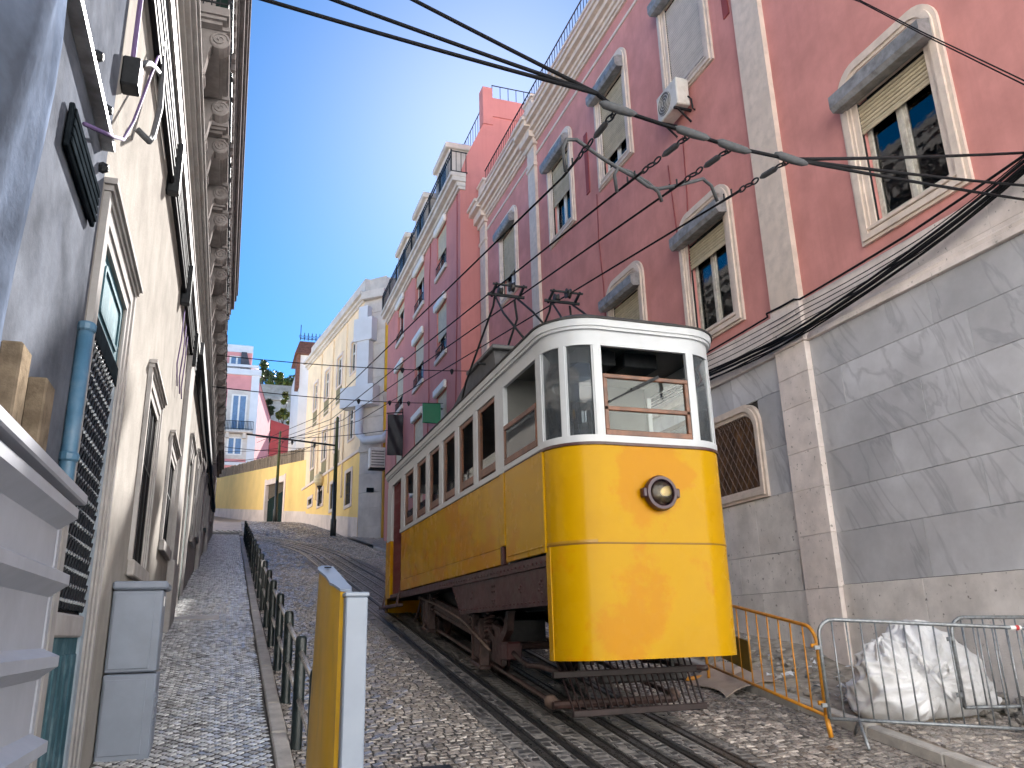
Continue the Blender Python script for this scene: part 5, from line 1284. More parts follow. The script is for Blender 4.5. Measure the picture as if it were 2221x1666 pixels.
# wooden drop sash in the front window
y0 = TYF-.004
def wbar(x0, x1, z0, z1, yy0=TYF-.008, yy1=TYF+.035, name='sash_rail', m='wood'): return MB().cbox(x0, x1, yy0, yy1, z0, z1, .006).build(name, T[m], TM)
wbar(3.365, 4.325, 3.955, 4.0); wbar(3.365, 4.325, 3.625, 3.668); wbar(3.365, 4.325, 3.373, 3.43)
wbar(3.365, 3.41, 3.43, 3.955, name='sash_stile'); wbar(4.28, 4.325, 3.43, 3.955, name='sash_stile')
MB().box(3.41, 4.28, TYF+.01, TYF+.015, 3.43, 3.956).build('windscreen', T['tglass'], TM)
wp = MB(); wp.bar((3.40, TYF-.03, 3.70), (3.96, TYF-.045, 3.99), .016); wp.bar((3.66, TYF-.035, 3.84), (3.96, TYF-.05, 3.99), .03); wp.build('wiper', T['iron'], TM)
# headlamp
hc = (3.885, TYF, 2.815); AX = ((1, 0, 0), (0, 0, 1), (0, -1, 0))
hl = MB().lathe([(.155, 0), (.168, .02), (.172, .055), (.158, .085), (.130, .088), (.122, .072), (.122, .0)], hc, AX, 28).build('headlamp', T['purple'], TM, auto=50)
MB().lathe([(.0, .005), (.05, .010), (.09, .028), (.122, .064)], hc, AX, 24).build('reflector', T['brass'], hl, smooth=True)
MB().lathe([(.124, .070), (.10, .088), (.05, .10), (0, .104)], hc, AX, 24).build('lens', glass_mat('lamp_lens', (.97, .96, .90), .05), hl, smooth=True)
MB().lathe([(0, 0), (.02, .012), (.027, .03), (.02, .048), (0, .055)], (hc[0]-.045, hc[1], hc[2]-.035), AX, 12).build('bulb', T['lamp_on'], hl, smooth=True)
for s in (-1, 1): MB().cbox(hc[0]+s*.178-.022, hc[0]+s*.178+.022, TYF-.075, TYF-.0, hc[2]-.045, hc[2]+.045, .01).build('lug', T['purple'], hl)
# flanks
joints = [8.62, 9.53, 10.43, 11.32, 12.23, 13.18, 14.25]
wposts = [(14.0, 14.3), (13.04, 13.26), (12.15, 12.34), (11.28, 11.48), (10.4, 10.58), (9.52, 9.67), (8.55, 8.76)]
for sd in (-1, 1):
    X = TXL if sd < 0 else TXR
    def bx(o0, o1, a, b, z0, z1, name, m, ch=.004):       # o0..o1: outward offsets
        x0, x1 = X+sd*o0, X+sd*o1
        return MB().cbox(min(x0, x1), max(x0, x1), a, b, z0, z1, ch).build(name, T[m], TM)
    for a, b in zip(joints, joints[1:]): bx(-.03, 0, a+.003, b-.003, 2.47, 3.288, 'side_panel', 'yellow', .005)
    bx(-.03, .006, 8.66, 14.25, 2.285, 2.464, 'rocker_panel', 'yellow', .005)
    bx(-.03, .012, 8.56, 8.63, 2.28, 2.48, 'end_strip', 'maroon')
    bx(-.03, .012, 8.46, 8.617, 2.482, 3.30, 'corner_post', 'yellow'); bx(-.03, .004, 7.292, 8.458, 2.295, 3.30, 'cab_door', 'yellow', .006)
    bx(.004, .014, 7.33, 8.43, 2.35, 2.368, 'door_bead', 'yellow'); bx(-.03, .016, 7.25, 7.298, 2.29, 3.30, 'corner_bead', 'yellow')
    bx(-.04, .018, 8.46, 14.32, 3.29, 3.36, 'side_sill', 'twhite'); bx(-.04, .012, 7.295, 8.459, 3.302, 3.362, 'cab_sill', 'twhite')
    bx(-.03, .008, 7.295, 8.459, 3.2885, 3.3015, 'belt_rail', 'maroon', .002)
    for a, b in wposts: bx(-.05, .008, a, b, 3.36, 4.296, 'window_post', 'twhite')
    bx(-.05, .008, 8.44, 8.548, 3.362, 4.296, 'window_post', 'twhite'); bx(-.05, .004, 7.30, 7.39, 3.362, 4.296, 'window_post', 'twhite')
    ops = list(zip(wposts[1:], wposts[:-1]))
    for (p0, p1) in ops:
        a, b = p0[1], p1[0]
        xx0, xx1 = X-sd*.045, X-sd*.012
        s = MB(); e = sorted((xx0, xx1))
        s.cbox(e[0], e[1], b-.11, b-.005, 3.37, 4.29, .006); s.cbox(e[0], e[1], a+.005, a+.05, 3.37, 4.29, .006); s.cbox(e[0]+.002, e[1]-.002, a+.05, b-.11, 3.40, 3.50, .006); s.cbox(e[0]+.002, e[1]-.002, a+.05, b-.11, 4.23, 4.29, .006)
        s.build('side_sash', T['wood'], TM)
        gx = sorted((X-sd*.03, X-sd*.025)); MB().box(gx[0], gx[1], a+.04, b-.1, 3.48, 3.62 if sd < 0 else 4.25).build('side_pane', T['tglass'], TM)
    # cab side window with lowered sash
    e = sorted((X-sd*.02, X+sd*.012)); s = MB()
    s.cbox(e[0], e[1], 7.395, 8.435, 3.765, 3.825, .006); s.cbox(e[0], e[1], 7.395, 8.435, 3.365, 3.44, .006); s.cbox(e[0], e[1], 8.38, 8.435, 3.44, 3.765, .006); s.cbox(e[0], e[1], 7.395, 7.43, 3.44, 3.765, .006)
    s.build('cab_sash', T['wood'], TM); gx = sorted((X-sd*.002, X+sd*.003)); MB().box(gx[0], gx[1], 7.42, 8.39, 3.43, 3.77).build('cab_pane', T['tglassd'], TM)
    # rear platform posts, gate
    bx(-.05, .004, 15.22, 15.6, 3.25, 4.30, 'platform_post', 'twhite'); bx(-.05, .008, 15.22, 15.55, 2.2, 3.248, 'platform_post', 'yellow')
    g = MB()
    for k in range(9): g.bar((X-sd*.06, 14.36+k*.105, 2.25), (X-sd*.06, 14.36+k*.105, 4.29), .022)
    for k in range(8):
        for z in range(9): g.bar((X-sd*.06, 14.36+k*.105, 2.3+z*.22), (X-sd*.06, 14.465+k*.105, 2.3+(z+1)*.22), .012)
    g.build('lattice_gate', T['redgate'], TM)
    bx(-.02, .09, 14.1, 15.85, 2.02, 2.07, 'step_board', 'maroon'); bx(-.35, .0, 14.2, 15.8, 2.2, 2.26, 'platform_floor', 'maroon')
    MB().bar((X+sd*.05, 14.35, 2.05), (X-sd*.02, 14.35, 2.35), .03).build('step_hanger', T['maroon'], TM); MB().bar((X+sd*.05, 15.7, 2.05), (X-sd*.02, 15.7, 2.35), .03).build('step_hanger', T['maroon'], TM)
    # solebar with wedge plate
    e = sorted((X-sd*.005, X-sd*.05)); q = MB(); q.prism([(7.2, 2.27), (7.2, 2.17), (14.3, 2.17), (14.3, 2.27)], e[0], e[1], 'x'); q.build('solebar', T['maroon'], TM)
    e2 = sorted((X-sd*.03, X-sd*.07)); q = MB(); q.prism([(7.2, 2.168), (7.2, 1.81), (10.47, 1.80), (10.9, 2.168)], e2[0], e2[1], 'x'); wp_ = q.build('wedge_plate', T['maroon'], TM)
    rv = MB(); ax_ = ((0, 1, 0), (0, 0, 1), (sd, 0, 0))
    def riv(y, z, x, r=.016): rv.lathe([(r, 0), (r*.8, .008), (r*.3, .013)], (x, y, z), ax_, 6)
    for k in range(34): riv(7.3+k*.125, 2.215, X-sd*.005)
    for k in range(26): riv(7.35+k*.122, 1.85, X-sd*.03, .012)
    for (y, z) in ((9.0, 2.08), (9.08, 2.08), (9.0, 2.02), (9.08, 2.02), (9.0, 1.92), (9.08, 1.92), (9.04, 1.89), (8.1, 2.03), (8.15, 2.0), (8.1, 1.97), (7.5, 2.05), (7.55, 2.02), (7.5, 1.99), (7.58, 1.96), (7.5, 1.93), (9.9, 2.05), (9.95, 1.98)): riv(y, z, X-sd*.03, .019)
    for k in range(10): riv(10.46+k*.04, 1.83+k*.035, X-sd*.03, .010)
    rv.build('rivets', T['maroon'], TM)['kind'] = 'stuff'
# interior
MB().box(TXL+.06, TXR-.06, 7.3, 15.5, 2.17, 2.20).build('floor', T['roofdark'], TM)
MB().box(TXL+.04, TXR-.04, 7.2, 15.6, 4.42, 4.44).build('ceiling', T['tinterior'], TM)
pt = MB(); pt.box(TXL+.05, 3.55, 8.50, 8.54, 2.2, 4.42); pt.box(4.15, TXR-.05, 8.50, 8.54, 2.2, 4.42); pt.box(3.55, 4.15, 8.50, 8.54, 4.2, 4.42); pt.build('cab_partition', T['tinterior'], TM)
MB().box(TXL+.05, TXR-.05, 14.3, 14.34, 2.2, 3.5).build('rear_partition', T['wood'], TM)
for x0, x1 in ((3.3, 3.75), (3.85, 4.25)): MB().cbox(x0, x1, 7.25, 7.7, 4.25, 4.415, .01).build('ceiling_unit', T['iron'], TM)
MB().cbox(3.15, 4.5, 7.05, 7.35, 2.2, 3.15, .02).build('control_desk', T['iron'], TM)
for sd in (-1, 1):
    xx = sorted(((TXL+.06, TXL+.5) if sd < 0 else (TXR-.5, TXR-.06)))
    bq = MB(); bq.cbox(xx[0], xx[1], 8.7, 14.1, 2.6, 2.66, .01); bq.cbox(*( (xx[0], xx[0]+.05) if sd < 0 else (xx[1]-.05, xx[1])), 8.7, 14.1, 2.66, 3.15, .01); bq.build('bench', T['wood'], TM)
# truck, wheels, running gear
SL = math.atan(.16)
def slope_box(x0, x1, ya, yb, d0, d1, name, m, ch=.01):   # heights d0..d1 above rail, following the track
    q = MB(); q.cbox(x0, x1, ya, yb, gz(ya)+d0, gz(ya)+d1, ch, .16); return q.build(name, T[m], TM)
for x in (RX['B1'], RX['B2']):
    for yw in (10.25, 13.05):
        s = -1 if x < TC else 1
        w = MB().lathe([(0, -.05), (.30, -.05), (.33, -.03), (.345, -.06), (.345, .0), (.375, .005), (.38, .03), (0, .03)], (x, yw, gz(yw)+.345+.005), ((0, 1, 0), (0, 0, 1), (-s, 0, 0)), 28).build('wheel', T['truck'], TM, auto=40)
        MB().lathe([(.09, 0), (.08, .05), (.03, .07), (0, .07)], (x+s*.05, yw, gz(yw)+.35), ((0, 1, 0), (0, 0, 1), (s, 0, 0)), 14).build('hub', T['truck'], w)
for yw in (10.25, 13.05): MB().tube([(RX['B1'], yw, gz(yw)+.35), (RX['B2'], yw, gz(yw)+.35)], .05, 8).build('axle', T['truck'], TM)
for s in (-1, 1):
    xo = 3.14 if s < 0 else 2*TC-3.14
    x0, x1 = xo-.035, xo+.035
    slope_box(x0, x1, 9.6, 13.9, .50, .66, 'truck_frame', 'truck'); slope_box(x0-.02*0, x1, 9.4, 9.75, .28, .72, 'frame_end', 'truck')
    slope_box(x0-.012, x1+.012, 10.6, 12.7, .44, .498, 'lower_tie', 'truck')
    for yw in (10.25, 13.05):
        slope_box(x0-.05, x1+.01, yw-.13, yw+.13, .22, .60, 'axlebox', 'truck', .03)
        slope_box(x0-.06, x1, yw-.19, yw-.135, .16, .74, 'hornblock', 'truck'); slope_box(x0-.06, x1, yw+.135, yw+.19, .16, .74, 'hornblock', 'truck')
        slope_box(x0-.07, x1, yw-.22, yw+.22, .12, .17, 'horn_tie', 'truck')
        for ys_ in (yw-.34, yw+.34):
            sp = MB(); z0 = gz(ys_)+.66; pts = []
            for k in range(60):
                w = k*.62; pts.append((xo-.01+.055*math.cos(w), ys_+.055*math.sin(w), z0-.30*(1-k/59)+.16))
            sp.tube(pts, .016, 5); sp.build('coil_spring', T['truck'], TM, smooth=True)
            slope_box(xo-.075, xo+.055, ys_-.075, ys_+.075, .47, .50, 'spring_seat', 'truck'); slope_box(xo-.075, xo+.055, ys_-.075, ys_+.075, .83, .86, 'spring_cap', 'truck')
    MB().tube([(xo-.1, 13.45, 2.14), (xo-.1, 12.2, 1.97), (xo-.1, 11.0, 1.76), (xo-.1, 10.75, 1.70), (xo-.1, 9.62, 1.36)], .016, 7).build('brake_rod', T['rustrod'], TM, smooth=True)
    MB().tube([(xo-.06, 13.45, 2.14), (xo-.06, 13.8, 1.85), (xo-.06, 14.0, 1.78)], .022, 6).build('brake_lever', T['truck'], TM)
    # bolster bracket under the wedge plate
    br = MB(); br.prism([(9.15, 1.80), (9.25, 1.62), (9.42, 1.52), (9.62, 1.52), (9.9, 1.66), (10.1, 1.68), (10.1, 1.62), (9.85, 1.58), (9.66, 1.42), (9.36, 1.42), (9.12, 1.58), (9.05, 1.80)], xo-.05, xo+.03, 'x'); br.build('bolster_bracket', T['truck'], TM)
    q = MB(); q.cbox(xo-.09, xo+.09, 9.0, 9.34, gz(9)+.42, gz(9)+.62, .02); q.build('draw_box', T['maroon'], TM)
    MB().tube([(xo-.02, 9.0, gz(9)+.5), (xo, 8.6, gz(8.6)+.44), (xo+.02, 8.25, gz(8.25)+.5), (xo+.05, 7.8, gz(7.8)+.52), (xo+.2, 7.6, gz(7.6)+.55)], .028, 7).build('brake_hose', T['truck'], TM, smooth=True)
    MB().tube([(xo+.06, 12.8, gz(12.8)+.16), (xo+.06, 8.15, gz(8.15)+.19)], .028, 7).build('truss_rod', T['truck'], TM)
    MB().lathe([(0, -.08), (.055, -.06), (.075, 0), (.055, .06), (0, .08)], (xo+.06, 8.1, gz(8.1)+.19), 'y', 10).build('rod_end', T['rustrod'], TM, smooth=True)
MB().tube([(3.16, 7.95, gz(7.95)+.19), (2*TC-3.16, 7.95, gz(7.95)+.19)], .04, 8).build('cross_tube', T['truck'], TM)
MB().cbox(3.6, 4.6, 7.75, 7.83, gz(7.8)+.40, gz(7.8)+.50, .02).build('buffer_beam', T['raildark'], TM)
MB().box(3.24, 4.45, 8.2, 14.2, 1.84, 2.165).build('underside_shade_box', T['raildark'], TM); slope_box(3.55, 4.15, 10.6, 12.7, .25, .62, 'gear_case', 'raildark')  # the long box is dark filler for the shade beneath the tram body
MB().cbox(3.05, 3.15, 7.25, 7.5, 1.32, 1.85, .02).build('bumper_bracket', T['maroon'], TM)
# lifeguard gate hung below the apron
yt, yb = 7.62, 7.38
MB().cbox(3.0, 4.56, 7.50, 7.545, 1.14, 1.20, .006).build('guard_bar', T['guard'], TM); MB().cbox(3.13, 4.56, yb-.02, yb+.02, .80, .86, .006).build('guard_bar', T['guard'], TM)
for k in range(22):
    t = k/21; MB().bar((3.06+1.47*t, yt, 1.36), (3.15+1.39*t, yb, .83), .014).build('guard_rod', T['guard'], TM)
for x in (3.3, 4.3): MB().bar((x, yt+.02, 1.9), (x, 7.53, 1.17), .03).build('guard_hanger', T['raildark'], TM)
# roof box and two trolley frames
rbx = MB(); rbx.prism([(12.5, 4.7), (12.4, 5.16), (11.5, 5.40), (10.2, 5.40), (10.0, 4.7)], 3.35, 4.35, 'x'); rbx.build('roof_vent_box', mat('dark_grey_vent', (.07, .07, .075), .6, .2, 5), TM)
MB().cbox(3.3, 4.4, 10.1, 11.45, 5.402, 5.46, .01).build('vent_lid', mat('grey_vent_lid', (.12, .12, .125), .6, .2, 5), TM)
for hx in (3.42, 4.27):
    t = MB(); H = Vector((hx, 9.8, 6.12)); r = .017
    fb = 11.55; nb = 8.25; zb = 4.76
    t.tube([(hx-.22, fb, zb), (hx-.2, fb-.35, 5.2), (hx-.14, 9.95, 5.98), (hx-.16, 9.83, 6.06)], r, 6)
    t.tube([(hx+.2, fb-.5, zb), (hx+.17, fb-.8, 5.2), (hx+.22, 9.98, 5.82), (hx+.14, 9.85, 6.06)], r, 6)
    t.tube([(hx-.16, 9.8, 6.06), (hx-.22, 9.3, 5.6), (hx-.25, nb, zb)], r*.9, 6); t.tube([(hx+.16, 9.8, 6.06), (hx+.2, 9.3, 5.66), (hx+.22, nb, zb)], r*.9, 6)
    t.bar((hx-.3, fb, zb+.03), (hx+.25, fb, zb+.03), .04); t.bar((hx-.3, nb, zb+.03), (hx+.25, nb, zb+.03), .04); t.tube([(hx-.2, 10.6, 5.32), (hx+.3, 10.6, 5.32)], r, 6)
    to = t.build('trolley_frame', T['iron'], TM, smooth=True)
    h = MB(); h.bar((hx-.27, 9.8, 6.08), (hx+.27, 9.8, 6.08), .035); h.bar((hx-.25, 9.62, 6.16), (hx+.25, 9.62, 6.16), .025)
    for xx in (hx-.2, hx+.2): h.bar((xx, 9.85, 6.07), (xx, 9.6, 6.17), .03)
    h.build('trolley_head', T['iron'], to)
    for yy, xx, rr in ((9.64, hx+.03, .075), (9.82, hx-.08, .06)):
        MB().lathe([(.02, -.03), (rr, -.03), (rr*.8, -.01), (rr*.8, .01), (rr, .03), (.02, .03)], (xx, yy, 6.15), 'x', 16).build('trolley_wheel', T['raildark'], to, auto=40)
# ---------------------------------------------------------------- street furniture
RL = empty('street_railing', (.68, 20, gz(20)), 'row of dark green posts with twin steel rails along the kerb', 'railing')
PY = [6.35, 7.82, 9.45, 11.13, 12.82, 14.6, 16.65, 18.6, 20.4, 22.3, 24.4, 26.45, 28.5, 30.6, 32.6, 34.6, 36.6, 38.6, 40.5, 42.4]
XP = .68
pm = MB().lathe([(.05, -.05), (.05, .90), (.046, .925), (.035, .938), (0, .942)], (0, 0, 0), 'z', 14)
pme = bpy.data.meshes.new('post'); pme.from_pydata(pm.v, [], pm.f); pme.materials.append(T['green_post']); pme.polygons.foreach_set('use_smooth', [True]*len(pme.polygons)); pme.set_sharp_from_angle(angle=R(40))
for k, y in enumerate(PY):
    inst(pme, 'post', RL, (XP+rnd.uniform(-.008, .008), y, gz(y)), (rnd.uniform(-.012, .012), rnd.uniform(-.012, .012), 0))
    if k:
        for h in (.80, .40): MB().tube([(XP, PY[k-1], gz(PY[k-1])+h), (XP, y, gz(y)+h)], .023, 10).build('rail', T['chrome'], RL, smooth=True)
tag(MB().tube([(XP+.09*math.cos(w)*.5, 16.9, gz(16.9)+.85+.07*math.sin(w)) for w in [i*.52 for i in range(13)]], .016, 6).build('cable_tie_ring', T['tape'], smooth=True), 'pale ring of tape tied round a railing post', 'tape')
# ticket totem: yellow slab with slanted top and white post
TP = empty('totem', (.63, 4.9, gz(4.9)), 'yellow slab totem with slanted top and pale front post', 'totem')
g0 = gz(4.6)
sec0 = [(.655, 4.63), (.60, 4.66), (.575, 4.78), (.558, 4.82), (.548, 5.0), (.538, 5.06), (.515, 5.20), (.517, 5.27), (.54, 5.32), (.575, 5.325), (.605, 5.29), (.612, 5.22), (.66, 4.70)]
n = len(sec0); vs = []
for (x, y) in sec0: vs.append((x-.03*(y-4.6), y, g0))
for (x, y) in sec0: vs.append((x+.03*(y-4.6)/.65, y, 1.815+(y-4.63)*.27))
MB().add(vs, [tuple(range(n))[::-1]]+[(i, (i+1) % n, n+(i+1) % n, n+i) for i in range(n)]).build('slab', T['postyellow'], TP, auto=35)
cap = [(x+.03*(y-4.6)/.65+(x-.62)*.10, y+(y-5.0)*.03, 1.817+(y-4.63)*.27) for (x, y) in sec0]
MB().add(cap+[(p[0], p[1], p[2]+.014) for p in cap], [tuple(range(n))[::-1], tuple(range(n, 2*n))]+[(i, (i+1) % n, n+(i+1) % n, n+i) for i in range(n)]).build('cap', T['twhitepost'], TP)
q = MB(); q.lathe([(0, 0), (.022, .0), (.022, .006), (0, .006)], (.592, 5.21, 1.995), 'z', 16); q.build('cap_hole', T['dark'], TP)
MB().cbox(.618, .738, 4.53, 4.625, g0, 1.79, .008).build('front_post', T['twhitepost'], TP); MB().cbox(.612, .744, 4.524, 4.64, 1.79, 1.815, .006).build('post_cap', T['twhitepost'], TP)
# crowd barriers
def barrier(name, A, D, L, h, label, m, nb, lean=0.0, tape=False, feet=True, zfix=None, rad=.019):
    A = Vector((*A, 0)); D = Vector((*D, 0)).normalized(); N_ = Vector((-D.y, D.x, 0))
    zf = (lambda s: gz((A+D*s).y)+.01) if zfix is None else zfix
    b = empty(name, (A.x+D.x*L/2, A.y+D.y*L/2, zf(L/2)), label, 'barrier', 'crowd barriers')
    P = lambda s, z: tuple(A+D*s+Vector((0, 0, zf(s)+z)))
    r = .16; fr = [P(0, .20), P(0, h-r)]+[P(r-r*math.cos(w), h-r+r*math.sin(w)) for w in (.3, .6, .9, 1.2, 1.57)]+[P(L*k/6, h) for k in range(1, 6)]
    fr += [P(L-r+r*math.cos(w), h-r+r*math.sin(w)) for w in (1.57, 1.2, .9, .6, .3)]+[P(L, h-r), P(L, .20)]
    MB().tube(fr, rad, 9).build('frame', T[m], b, smooth=True)
    MB().tube([P(0, .20), P(L/2, .20), P(L, .20)], rad*.9, 9).build('bottom_rail', T[m], b, smooth=True)
    for k in range(1, nb): MB().tube([P(L*k/nb, .20), P(L*k/nb, h)], .0085, 6).build('bar', T[m], b, smooth=True)
    if feet:
        for s in (.27, L-.55):
            for sg in (-1, 1):
                p = A+D*s; f = p+N_*sg*.27+D*.03*sg
                MB().tube([tuple(p+Vector((0, 0, zf(s)+.20))), tuple(f+Vector((0, 0, gz(f.y)+(.10 if f.x > 6.1 else .0)+.015)))], .017, 8).build('foot', T[m], b, smooth=True)
    for z in (.32, .85):
        q = Vector(P(0, z)); MB().cbox(q.x-.075, q.x-.012, q.y-.012, q.y+.012, q.z-.02, q.z+.02, .004).build('hook', T[m], b)
    if tape:
        q = Vector(P(L*.80, h)); MB().tube([tuple(q-D*.05), tuple(q+D*.05)], rad+.004, 9).build('tape', T['tape'], b); MB().tube([tuple(q-D*.0), tuple(q+D*.03)], rad+.006, 9).build('tape', T['redtape'], b)
    return b
zl = lambda s: .50-.055*s
barrier('crowd_barrier', (5.58, 6.85), (.918, -.397), 2.35, 1.12, 'grey steel crowd barrier in front of the white bag', 'steel', 17, tape=True, zfix=lambda s: .50-.07*s)
barrier('crowd_barrier', (7.02, 6.6), (.985, -.17), 1.25, 1.06, 'second grey steel barrier behind the first, against the marble wall', 'steel', 10, zfix=lambda s: .54-.02*s, feet=False)
OB = barrier('crowd_barrier', (5.60, 6.92), (.10, 1.0), 2.45, 1.02, 'orange painted barrier beside the tram front on the kerb', 'orange', 11, feet=False)
MB().tube([(5.60, 6.92, gz(6.92)+.22), (5.61, 6.90, gz(6.9)+.02)], .024, 9).build('leg', T['orange'], OB, smooth=True)
MB().tube([(5.82, 9.3, gz(9.3)+.22), (5.83, 9.32, gz(9.32)+.05)], .02, 8).build('leg', T['orange'], OB, smooth=True); MB().tube([(5.54, 9.40, gz(9.4)+.04), (6.15, 9.5, gz(9.5)+.05)], .026, 8).build('foot', T['orange'], OB, smooth=True)
MB().add([(5.735, 8.28, 1.06), (5.80, 8.95, 1.20), (5.80, 8.95, 1.52), (5.735, 8.28, 1.40), (5.75, 8.28, 1.06), (5.815, 8.95, 1.20), (5.815, 8.95, 1.52), (5.75, 8.28, 1.40)], [(0,1,2,3),(4,5,6,7),(0,1,5,4),(1,2,6,5),(2,3,7,6),(3,0,4,7)]).build('sign_plate', T['ochre_plate'], OB)
# cardboard
cd = MB(); n1 = 10; vs = []
for i in range(n1+1):
    u_ = i/n1
    for j in range(9):
        v_ = j/8
        x = 5.55+.95*u_+.06*math.sin(v_*5); y = 8.55+.85*v_+.25*u_+.03*math.sin(u_*9)
        z = gz(y)+.02+.13*min(1, max(0, (u_-.1)/.5))+.025*math.sin(u_*6+v_*4)+.03*(v_ > .9)*u_
        if u_ > .75: z -= .04*(u_-.75)/.25
        vs.append((x, y, z))
cd.add(vs, [(i*9+j, (i+1)*9+j, (i+1)*9+j+1, i*9+j+1) for i in range(n1) for j in range(8)])
co_ = cd.build('cardboard_sheet', T['card']); tag(co_, 'flattened grey cardboard lying over the kerb beside the tram', 'cardboard')
sm = co_.modifiers.new('thick', 'SOLIDIFY'); sm.thickness = .012
MB().add([(5.95, 8.93, gz(8.93)+.17), (6.45, 9.25, gz(9.25)+.19), (6.38, 9.33, gz(9.33)+.24), (5.97, 9.02, gz(9.0)+.2)], [(0, 1, 2, 3)]).build('torn_flap', T['card'], co_)
# white builder bag
bg_ = MB(); tie = Vector((6.80, 6.72, 1.08))
def lobe(cx, cy, rx, ry, h, seed, n=96, m=46, lean=(0, 0)):
    vs = []; z0 = gz(cy)+.07
    for j in range(m+1):
        t = j/m
        pr = (1.02-.10*math.cos(t*6.3)) * (math.sin(min(1, t*6)*math.pi/2)*.25+.75) if t < .3 else 1.0
        r_ = max(.04, (1-((t-.12)/.88)**2.0 if t > .12 else 1)**.62)*pr
        for i in range(n):
            w = 2*math.pi*i/n
            x = cx+rx*r_*math.cos(w)+lean[0]*t**2; y = cy+ry*r_*math.sin(w)+lean[1]*t**2; z = z0+h*t
            P_ = Vector((x, y, z)); d = P_-tie; ang = math.atan2(d.z, d.x); rad = d.length
            ph = ang*11+1.7*math.sin(rad*7+seed)+.8*math.sin(ang*3+seed)
            f = (1-2*abs(math.sin(ph))**.6)*.04*min(1, rad/.25)*math.exp(-rad*.7)
            f += .035*(abs(math.sin(w*4+z*5+seed))-.5)*t+.018*math.sin(w*13+z*22+seed*2)*t+.02*math.sin(z*9+w*3)
            f += .018*(.5-abs(math.sin(x*7+z*9+1.5*math.sin(z*4+y*4))))+.012*(.5-abs(math.sin(x*11-z*8+2*math.sin(x*5))))
            nn = Vector((math.cos(w), math.sin(w), .35)).normalized()
            vs.append(tuple(P_+nn*f*1.25))
    fs = [(j*n+i, j*n+(i+1) % n, (j+1)*n+(i+1) % n, (j+1)*n+i) for j in range(m) for i in range(n)]+[tuple(range(n))[::-1], tuple(range(m*n, (m+1)*n))]
    bg_.add(vs, fs)
lobe(7.22, 7.2, .70, .52, .96, 1.3, lean=(-.10, .0)); lobe(6.62, 7.12, .42, .44, .78, 4.1, lean=(-.06, .0)); lobe(7.65, 7.25, .36, .42, .52, 2.2, lean=(.05, 0))
BG = bg_.build('builder_bag', T['bag'], smooth=True); tag(BG, 'large crumpled white builder bag tied shut behind the grey barrier', 'bag')
for pts in ([(6.78, 6.74, 1.08), (6.66, 6.68, 1.16), (6.64, 6.70, 1.24), (6.74, 6.76, 1.22), (6.82, 6.74, 1.1)], [(6.84, 6.73, 1.08), (6.95, 6.68, 1.16), (7.0, 6.70, 1.08), (6.9, 6.72, 1.02)], [(6.80, 6.72, 1.06), (6.86, 6.66, .92), (6.98, 6.66, .80)], [(6.38, 7.0, 1.2), (6.36, 6.95, 1.36), (6.45, 6.95, 1.42), (6.5, 7.0, 1.24)]):
    q = MB(); P_ = [Vector(p) for p in pts]
    for a, b in zip(P_, P_[1:]): q.bar(a, b, .008, .045)
    q.build('strap', T['bag'], BG, smooth=True)
lt = MB()
for k in range(46):
    x, y = rnd.uniform(6.3, 8.1), rnd.uniform(7.6, 10.5); s = rnd.uniform(.03, .09); z = gz(y)+.12; a = rnd.random()*6
    lt.quad((x+s*math.cos(a), y+s*math.sin(a), z+rnd.uniform(0, .05)), (x-s*math.sin(a)*.6, y+s*math.cos(a)*.6, z+rnd.uniform(0, .06)), (x-s*math.cos(a), y-s*math.sin(a), z+rnd.uniform(0, .04)), (x+s*math.sin(a)*.7, y-s*math.cos(a)*.7, z+rnd.uniform(0, .07)))
tag(lt.build('litter', T['bag']), 'scraps of pale plastic litter on the sandy soil', 'litter', kind='stuff')
# poles up the street
def pole(x, y, h, label, arm=None, group='tram poles'):
    z = gz(y); p = empty('tram_pole', (x, y, z), label, 'pole', group)
    MB().lathe([(.17, -.3), (.17, .9), (.13, 1.0), (.12, h*.45)], (x, y, z), 'z', 12).build('lower_shaft', T['blackpole'], p, smooth=True)
    MB().lathe([(.115, h*.45), (.085, h), (.10, h+.02), (.05, h+.14), (0, h+.16)], (x, y, z), 'z', 12).build('upper_shaft', T['olivepole'], p, smooth=True)
    if arm:
        MB().tube([(x, y, arm[0]), (arm[1], y, arm[2])], .055, 8).build('arm', T['blackpole'], p); MB().tube([(x, y, arm[0]+1.1), (arm[1]+2.2, y, arm[2]-.15)], .02, 5).build('stay', T['blackpole'], p)
        for k in (.25, .5, .75): 
            xx = x+(arm[1]-x)*k; zz = arm[0]+(arm[2]-arm[0])*k
            MB().lathe([(.03, 0), (.07, -.08), (.07, -.16), (.02, -.3)], (xx, y, zz), 'z', 8).build('insulator', T['blackpole'], p)
pole(5.55, 47, 6.9, 'dark green tram pole with a long arm before the yellow building', (12.22, .47, 12.65))
pole(3.05, 62, 6.8, 'slim green tram pole standing before the garden gate')
lp_ = empty('wall_lamp', (5.3, 53.5, 9.6), 'cream globe lamp on a black bracket beside the yellow building', 'lamp')
MB().lathe([(.09, 0), (.05, .2), (.05, 1.0), (.10, 1.15), (.17, 1.3)], (5.3, 53.4, 9.6), 'z', 10).build('bracket', T['blackpole'], lp_)
MB().lathe([(.10, 1.28), (.30, 1.45), (.40, 1.7), (.34, 1.95), (.12, 2.12), (.05, 2.25), (0, 2.3)], (5.3, 53.4, 9.6), 'z', 14).build('globe', T['globe'], lp_, smooth=True)
